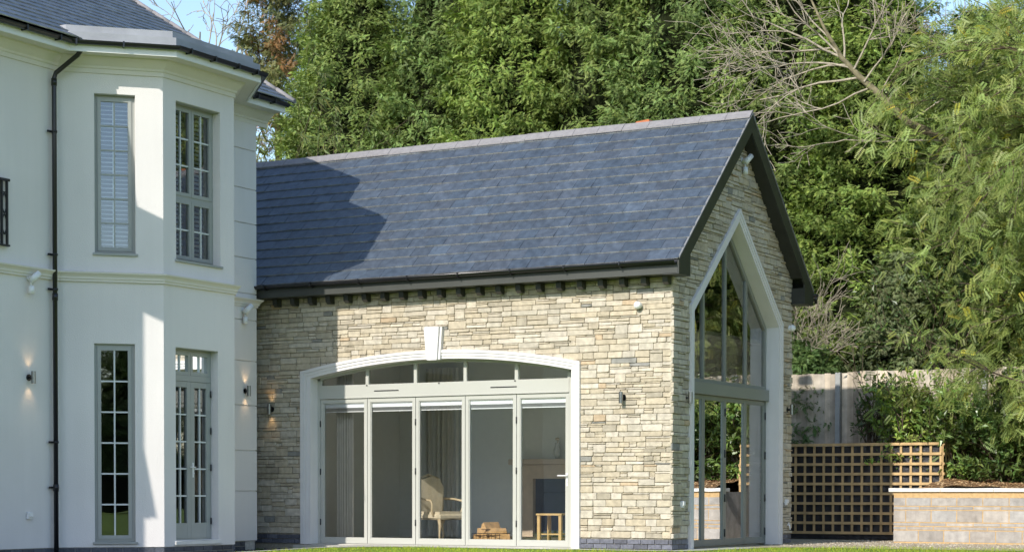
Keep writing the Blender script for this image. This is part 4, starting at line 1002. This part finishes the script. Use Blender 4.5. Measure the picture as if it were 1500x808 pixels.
for k,(H,Rb,base) in enumerate(((14.5,2.25,(.19,.26,.07)),(13.6,2.4,(.165,.24,.068)),(14.2,2.1,(.205,.285,.065)))):
    root = thing('cypress_tree', 'x', 'conifer', (0,0,0), 'tall cypresses of the hedge behind the annexe')
    mb = MB(); tapered_trunk(mb, (0,0,-.1), (0,0,H*.9), .22, .05, seed=k); mb.build('trunk', M['bark'], root)
    V,F,T = conifer_mesh(30+k, H, Rb, 720, 118, base, 1.0, .135); fast_mesh('crown', V, F, T, M['conifer'], root)
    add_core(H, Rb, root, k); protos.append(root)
def copy_tree(root, loc, rz, sc, label):
    c = root.copy(); COL.objects.link(c); c.location = loc; c.rotation_euler = (0,0,rz); c.scale = sc; c['label'] = label
    for ch in root.children: d = ch.copy(); COL.objects.link(d); d.parent = c
    return c
hx = [(-15.5,14.4,.97,2,'leftmost cypress of the tall hedge, beside the brownish conifer'),
      (-14.3,12.9,.97,0,'second cypress from the left in the tall hedge'),
      (-12.0,13.4,1.06,1,'third cypress from the left in the tall hedge'),
      (-9.8,12.8,1.08,2,'fourth cypress from the left in the tall hedge'),
      (-7.7,13.3,1.1,0,'fifth cypress from the left, above the middle of the slate ridge'),
      (-5.5,12.9,1.1,1,'sixth cypress from the left in the tall hedge'),
      (-3.3,13.2,1.05,0,'seventh cypress from the left, above the gable peak'),
      (-1.2,12.7,.86,2,'eighth cypress from the left, behind the dead branches'),
      (.9,13.0,.76,1,'ninth cypress from the left, behind the timber fence'),
      (3.0,13.6,.74,0,'tenth cypress from the left, mostly hidden by the feathery tree'),
      (5.4,13.4,.85,1,'eleventh cypress from the left, behind the feathery tree'),
      (7.9,13.2,.9,2,'twelfth cypress from the left, just beyond the right edge'),
      (10.3,13.5,.95,0,'thirteenth cypress from the left, reflected in the gable glass'),
      (12.8,13.0,.9,1,'fourteenth cypress from the left, reflected in the gable glass')]
used = set()
for i,(x,y,s,k,lab) in enumerate(hx):
    rz = RNG.uniform(0,6.28); sc = (1.18,1.12,s)
    if k not in used: used.add(k); r_ = protos[k]; r_.location=(x,y,1.0 if False else .6); r_.rotation_euler=(0,0,rz); r_.scale=sc; r_['label']=lab
    else: copy_tree(protos[k], (x,y,.6), rz, sc, lab)
# low shaded conifer boughs between hedge and fence
def low_shrub(name, label, cat, loc, H, Rb, base, nplume, seed, group=None, per=90, spr=.15):
    root = thing(name, label, cat, loc, group); V,F,T = conifer_mesh(seed, H, Rb, nplume, per, base, .8, spr)
    o = fast_mesh('crown', V, F, T, M['conifer'], root); o.location=(0,0,0); mb = MB(); mb.tube([(0,0,-.2),(0.05,0,H*.6)], [.08,.03], 8); q = mb.build('trunk', M['bark'], root); q.location=(0,0,0)
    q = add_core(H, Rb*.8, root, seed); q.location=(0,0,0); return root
low_shrub('conifer_shrub', 'dark conifer bush drooping over the fence beside the annexe gutter', 'conifer', (-2.6,10.9,1.1), 3.6, 1.1, (.09,.15,.045), 150, 71, 'conifer bushes behind the fence')
low_shrub('conifer_shrub', 'grey green conifer bush above the middle of the timber fence', 'conifer', (-.1,11.0,1.1), 4.6, 1.35, (.15,.19,.085), 230, 72, 'conifer bushes behind the fence')
low_shrub('conifer_shrub', 'tall dark green conifer bush behind the right end of the fence', 'conifer', (2.0,11.0,1.1), 5.6, 1.5, (.10,.16,.05), 260, 73, 'conifer bushes behind the fence')
# brownish conifer at left, far
root = thing('brown_tipped_conifer', 'open conifer with rusty brown clusters behind the house roof', 'conifer', (-19.4,16.5,.6))
V,F,T = conifer_mesh(81, 15.6, 2.5, 420, 80, (.16,.175,.065), 1.2, .18); n3 = len(spray_template(81)[1])
sel = (np.sin(V[F[:,0]][:,2]*2.3+V[F[:,0]][:,0]*2.9)*np.sin(V[F[:,0]][:,1]*3.1+1) > .35); T[sel] = T[sel]*np.array([1.45,.78,.8])
o = fast_mesh('crown', V, F, T, M['conifer'], root); o.location=(0,0,0)
mb = MB(); tapered_trunk(mb, (0,0,0), (0,0,12.6), .25,.04, seed=3); o = mb.build('trunk', M['bark'], root); o.location=(0,0,0)

# generic branch recursion
def branch(mb, p, d, L, r, depth, rnd, wob=.25, kids=(2,4), minr=.006, grav=0, tips=None, spread=.8):
    p = Vector(p); d = Vector(d).normalized(); n = 5; P=[tuple(p)]; q = p.copy(); dd = d.copy(); seglist=[]
    for i in range(n):
        dd = (dd + Vector((rnd.uniform(-1,1),rnd.uniform(-1,1),rnd.uniform(-1,1)+grav))*wob*.35).normalized(); q = q + dd*L/n; P.append(tuple(q)); seglist.append((q.copy(), dd.copy(), i/n))
    mb.tube(P, [max(minr, r*(1-.6*i/n)) for i in range(n+1)], 5 if r < .03 else 8, caps=False)
    if tips is not None and depth <= 1: tips.extend([(s[0], s[1]) for s in seglist[1:]])
    if depth > 0:
        for _ in range(rnd.randint(*kids)):
            s = seglist[rnd.randint(1,n-1)]; a = Vector((rnd.uniform(-1,1),rnd.uniform(-1,1),rnd.uniform(-1,1)+grav)).normalized()
            nd = (s[1] + a*spread).normalized(); branch(mb, s[0], nd, L*rnd.uniform(.45,.75), max(minr,r*.5), depth-1, rnd, wob, kids, minr, grav, tips, spread)
# bare tree, far left
root = thing('bare_tree', 'leafless tree with grey forked branches against the sky above the house roof', 'bare tree', (-27,22,.6)); rnd = random.Random(5)
mb = MB(); mb.tube([(-27,22,.6),(-26.9,22,8),(-26.6,22,13.2)], [.35,.28,.2], 10); o = mb.build('trunk', M['deadbark'], root)
mb = MB()
for k,(dx,L) in enumerate(((-.35,3.4),(.25,3.6),(.02,3.8),(.9,3.2),(-.9,3.2),(1.4,2.8))): branch(mb, (-26.6,22,12.2+.15*k), (dx,.1,1), L*.72, .06, 4, rnd, .6, (2,3), .010, .05, None, .8)
mb.build('branches', M['deadbark'], root)
# dead leaning limb over the gable
root = thing('dead_tree', 'pale dead leaning tree with bare twigs reaching over the gable peak', 'dead tree', (3.6,9.9,1.0)); rnd = random.Random(17)
limb = [(3.6,9.9,1.0),(3.5,9.9,4.2),(2.7,9.5,6.3),(1.39,9.1,7.29),(.61,9.0,7.68),(.09,9,8.23),(-.3,8.95,8.6),(-.65,8.9,9.0),(-1.0,8.9,9.6),(-1.3,8.8,10.3)]
mb = MB(); mb.tube(limb, [.17,.15,.11,.08,.07,.066,.058,.045,.028,.015], 10); mb.build('trunk', mat('mossy_dead_bark', (.17,.15,.09), .9, .1, noise=.4, nscale=9, bump=.8, bscale=18), root)
mb = MB()
sp = [((-.3,8.95,8.6),(-1,-.1,-.25),2.4,.035),((-.55,8.9,8.85),(-1,.1,.05),2.2,.03),((-.65,8.9,9.0),(-1,0,.45),2.2,.035),((-.65,8.9,9.0),(-.6,0,1),1.8,.03),((-.4,8.9,8.75),(.3,0,1),1.7,.03),((-.2,8.9,8.5),(.9,0,.9),1.6,.028),
      ((-.9,8.9,9.4),(-.9,0,.9),1.5,.025),((.09,9,8.23),(.15,-.1,1),1.1,.02),((.61,9,7.68),(.9,-.1,.5),1.4,.025),((1.39,9.1,7.29),(-1,-.2,-.05),2.3,.03),((-.1,9,8.4),(-1,-.2,-.35),1.9,.028),((.2,9,8.1),(.8,-.1,.8),1.5,.022),((-.5,8.9,8.8),(-.9,0,.25),2.0,.03),((.9,9,7.6),(.7,0,-.6),.9,.015),((-.8,8.9,9.2),(-1,0,.2),1.9,.028),((-.6,8.9,8.9),(-.2,0,1),1.6,.03)]
for p,d,L,r in sp: branch(mb, p, d, L*.86, r*.8, 3, rnd, .6, (3,4), .0055, .03, None, .8)
mb.build('twigs', M['deadbark'], root)

# feathery false acacia on the right
def pinnate_template(npair=8):
    V=[];F=[]
    for k in range(npair):
        t = .14+.86*k/npair; l = .25*(1-.35*abs(t-.5)); w = .062
        for s in (-1,1):
            dx = .06; z = -.32*t*t; b=len(V); V += [(t,s*.012,z),(t+dx+w*.5,s*(l*.5)-0,z-.01+.0),(t+dx,s*l,z-.035),(t+dx-w*1.0,s*(l*.55),z-.01)]; F.append((b,b+1,b+2,b+3))
    b=len(V); V += [(.98,-.03,-.32),(1.08,0,-.40),(.98,.03,-.32),(.92,0,-.29)]; F.append((b,b+1,b+2,b+3))
    return np.array(V),np.array(F)
root = thing('feathery_acacia_tree', 'large feathery leaved tree with drooping pinnate foliage right of the fence', 'tree', (5.5,9.1,1.0)); rnd = random.Random(23); tips=[]
mb = MB(); mb.tube([(5.5,9.1,.9),(5.4,9.1,2.8),(5.25,9.05,4.6),(5.3,9.1,7),(5.4,9.1,9)], [.2,.17,.14,.1,.05], 10); tr = mb.build('trunk', M['bark'], root)
mb = MB()
for k in range(120):
    z = rnd.uniform(1.5,9.4); a = rnd.uniform(0,6.28); 
    if rnd.random() < .55: a = rnd.uniform(2.4,4.9)
    ln = rnd.uniform(1.5,2.9)*(1.12 if 3<z<8 else .85); branch(mb, (5.3,9.1,z), (math.cos(a)*1.0,math.sin(a)*.7,.35 if z > 3.8 else -.1), ln, .035, 2, rnd, .5, (2,4), .006, -.15, tips, .75)
mb.build('limbs', M['bark'], root)
tp = np.array([tuple(t_[0]) for t_ in tips]); td = np.array([tuple(t_[1]) for t_ in tips]); r = np.random.default_rng(5)
keep = tp[:,2] > 1.35; tp, td = tp[keep], td[keep]
n = 38000; idx = r.integers(0,len(tp),n); pos = tp[idx] + r.normal(0,.15,(n,3)); D = td[idx]*.5 + r.normal(0,.55,(n,3)); D[:,2] -= .1
Nn = np.array([0,-.6,.7]) + r.normal(0,.4,(n,3))
tv, tf = pinnate_template(); V,F = instance(tv,tf,pos,rot_DN(D,Nn),r.uniform(.17,.27,n))
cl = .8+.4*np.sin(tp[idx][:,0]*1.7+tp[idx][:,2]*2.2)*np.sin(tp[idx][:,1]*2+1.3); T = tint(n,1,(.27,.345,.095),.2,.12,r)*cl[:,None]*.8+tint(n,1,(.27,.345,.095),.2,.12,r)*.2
yel = r.random(n) < .02; T[yel] *= np.array([1.8,1.3,.7])
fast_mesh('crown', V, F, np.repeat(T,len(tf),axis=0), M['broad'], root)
# second, hanging nearer branch masses further right (same kind, its own trunk)
root2 = root.copy(); COL.objects.link(root2); root2.location = (9.6,10.2,1.0); root2.rotation_euler=(0,0,1.9); root2['label'] = 'second feathery leaved tree just beyond the right edge, reflected in the gable glass'
for ch in root.children: d_ = ch.copy(); COL.objects.link(d_); d_.parent = root2
# leaf template for broad leaves
def leaf_template(w=.34, fold=.12):
    V = [(0,0,0),(.3,-w*.9,fold),(.7,-w*.75,fold*.6-.05),(1,0,-.18),(.7,w*.75,fold*.6-.05),(.3,w*.9,fold),(.35,0,0),(.7,0,-.06)]
    F = [(0,1,6,6),(0,6,5,5),(1,2,7,6),(6,7,4,5),(2,3,7,7),(7,3,4,4)]
    return np.array(V), F
def leaf_quads(w=.34):                         # two folded quads
    V = [(0,0,0),(.35,-w,.1),(1,0,-.16),(.5,0,-.03),(.35,w,.1)]
    return np.array([(0,0,0),(.4,-w,.09),(1,0,-.16),(.45,0,-.02),(0,0,0),(.45,0,-.02),(1,0,-.16),(.4,w,.09)]), np.array([(0,1,2,3),(4,5,6,7)])
def leafy_shrub(name, label, cat, loc, H, R, n, base, size, seed, w=.2, nstem=16, group=None, up=.35, m='laurelm', droop=0.):
    root = thing(name, label, cat, loc, group); r = np.random.default_rng(seed); rnd = random.Random(seed); tips=[]; mb = MB(); o3 = Vector(loc)
    for k in range(nstem):
        a = rnd.uniform(0,6.28); t_ = rnd.uniform(.1,1); branch(mb, o3, (math.cos(a)*R/H*t_*1.3, math.sin(a)*R/H*t_*1.3, 1), H*rnd.uniform(.6,.98)*(1.05-.25*t_), .022, 2, rnd, .25, (2,4), .004, .1, tips, .7)
    for k in range(nstem//2 if H < 3 else 0):
        a = rnd.uniform(0,6.28); branch(mb, o3, (math.cos(a)*R*1.2, math.sin(a)*R*1.2, H*.22), R*.8, .012, 1, rnd, .3, (2,4), .004, .1, tips, .7)
    mb.build('stems', M['bark'], root)
    tp = np.array([tuple(t_[0]) for t_ in tips]); td = np.array([tuple(t_[1]) for t_ in tips]); kp = tp[:,2] > loc[2]+.06; tp, td = tp[kp], td[kp]
    idx = r.integers(0,len(tp),n); pos = tp[idx]+r.normal(0,.035,(n,3)); D = td[idx]*.5+r.normal(0,.6,(n,3)); D[:,2] += up-.3-droop
    tv,tf = leaf_quads(w); V,F = instance(tv,tf,pos,rot_DN(D,np.array([0,-.4,.7])+r.normal(0,.45,(n,3))),r.uniform(.7,1.25,n)*size)
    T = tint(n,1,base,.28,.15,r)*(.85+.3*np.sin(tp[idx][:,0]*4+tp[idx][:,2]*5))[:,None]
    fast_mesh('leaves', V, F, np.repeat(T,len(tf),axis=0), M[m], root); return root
G = 'laurel bushes in the raised bed'
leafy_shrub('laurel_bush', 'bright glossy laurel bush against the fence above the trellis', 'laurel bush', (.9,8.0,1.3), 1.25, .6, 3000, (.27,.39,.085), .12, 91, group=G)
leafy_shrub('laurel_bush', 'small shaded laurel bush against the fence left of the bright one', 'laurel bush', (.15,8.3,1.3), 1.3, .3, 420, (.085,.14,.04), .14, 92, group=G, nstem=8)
leafy_shrub('laurel_bush', 'laurel bush at the right end of the trellis under the feathery tree', 'laurel bush', (1.85,8.2,1.1), 1.3, .6, 2200, (.18,.28,.065), .15, 93, group=G)
leafy_shrub('laurel_bush', 'wide dark laurel bush on the bark mulch behind the block wall', 'laurel bush', (2.8,8.0,1.0), 1.45, .85, 4200, (.13,.21,.055), .14, 94, group=G, nstem=22)
leafy_shrub('laurel_bush', 'laurel bush on the bark mulch at the right edge of the photo', 'laurel bush', (3.9,8.0,1.0), 1.5, .8, 2600, (.13,.2,.055), .14, 95, group=G)
leafy_shrub('laurel_bush', 'laurel bush further right along the bed, reflected in the gable doors', 'laurel bush', (5.6,8.0,1.0), 1.6, .8, 1600, (.09,.15,.04), .14, 96, group=G)
leafy_shrub('willow_leaved_shrub', 'shrub of long drooping narrow leaves behind the left end of the slate roof', 'shrub', (-12.1,6.9,.0), 5.9, 1.1, 6500, (.16,.20,.07), .24, 97, w=.09, nstem=26, m='broad', droop=.9)
# scraggy bare shrub and ivy by the gable end
root = thing('dry_twiggy_shrub', 'tangle of bare pale twigs beside the gable end above the fence', 'twiggy shrub', (-1.6,9.9,1.2)); rnd = random.Random(31); mb = MB()
for k in range(6): branch(mb, (-1.7+rnd.uniform(-.25,.25),9.6,2.6), (rnd.uniform(-.25,.7),-.1,1), rnd.uniform(1.2,1.7), .014, 3, rnd, .5, (3,4), .0045, .0, None, .8)
mb.build('twigs', M['deadbark'], root)
low_shrub('conifer_shrub', 'low dark conifer bush spilling over the fence top beside the gable end', 'conifer', (-1.5,9.4,1.1), 2.7, .95, (.10,.165,.05), 120, 74, 'conifer bushes behind the fence')
leafy_shrub('evergreen_shrub', 'dark broad leaved evergreen above the fence behind the bright laurel', 'shrub', (1.3,10.1,1.6), 2.7, 1.0, 3600, (.085,.14,.04), .12, 99, nstem=20)
# trees behind the camera, seen only in the window reflections
for i in range(22):
    x = -66+6.6*i; y = -60+3*math.sin(i*2.3)
    c = copy_tree(protos[i%3], (x,y,-.3), i*1.3, (1.75,1.75,.78+.08*math.sin(i*3.1)), 'tree %d of the reflected row across the lawn' % (i+1)); c.name = 'garden_tree'; c['group'] = 'trees across the lawn seen in reflections'; c['category'] = 'tree'

# ================================================================ LIGHT, SKY, CAMERA
EL, AZ = rad(32.5), rad(4.6)                   # sun comes from -Y, slightly from -X
w = bpy.data.worlds.new('World'); S.world = w; w.use_nodes = True; N = w.node_tree.nodes; L = w.node_tree.links
bg = N['Background']; sky = N.new('ShaderNodeTexSky'); sky.sky_type = 'NISHITA'; sky.sun_disc = False; sky.sun_elevation = EL
sky.sun_rotation = math.pi + AZ; sky.air_density = 1.0; sky.dust_density = .6; sky.ozone_density = 1.5
L.new(sky.outputs[0], bg.inputs[0]); bg.inputs[1].default_value = .15
sd = Vector((math.sin(AZ)*math.cos(EL), math.cos(AZ)*math.cos(EL), -math.sin(EL)))
sun = bpy.data.lights.new('sun','SUN'); sun.energy = 3.1; sun.angle = rad(.5); sun.color = (1,.94,.86)
so = bpy.data.objects.new('sun', sun); COL.objects.link(so); so.rotation_euler = sd.to_track_quat('-Z','Y').to_euler(); so.location = (-5,-40,30)
Y, Pp, R_ = rad(-29.6057), rad(-1.5003), rad(.0714)
fw_ = Vector((math.sin(Y)*math.cos(Pp), math.cos(Y)*math.cos(Pp), math.sin(Pp))); rt_ = Vector((math.cos(Y),-math.sin(Y),0)); up_ = rt_.cross(fw_)
rt2 = rt_*math.cos(R_)+up_*math.sin(R_); up2 = -rt_*math.sin(R_)+up_*math.cos(R_)
cd = bpy.data.cameras.new('camera'); cam = bpy.data.objects.new('camera', cd); COL.objects.link(cam)
mw = Matrix((rt2, up2, -fw_)).transposed().to_4x4(); mw.translation = (11.8192,-25.5446,.8225); cam.matrix_world = mw
cd.sensor_width = 36; cd.lens = 2798.5/1500*36; cd.shift_x = 0; cd.shift_y = (794.9455-404)/1500; cd.clip_start = .1; cd.clip_end = 2000
S.camera = cam
S.render.engine = 'CYCLES'; S.cycles.max_bounces = 8; S.cycles.transparent_max_bounces = 16
S.view_settings.view_transform = 'Standard'; S.view_settings.look = 'None'; S.view_settings.exposure = .74; S.view_settings.gamma = 1
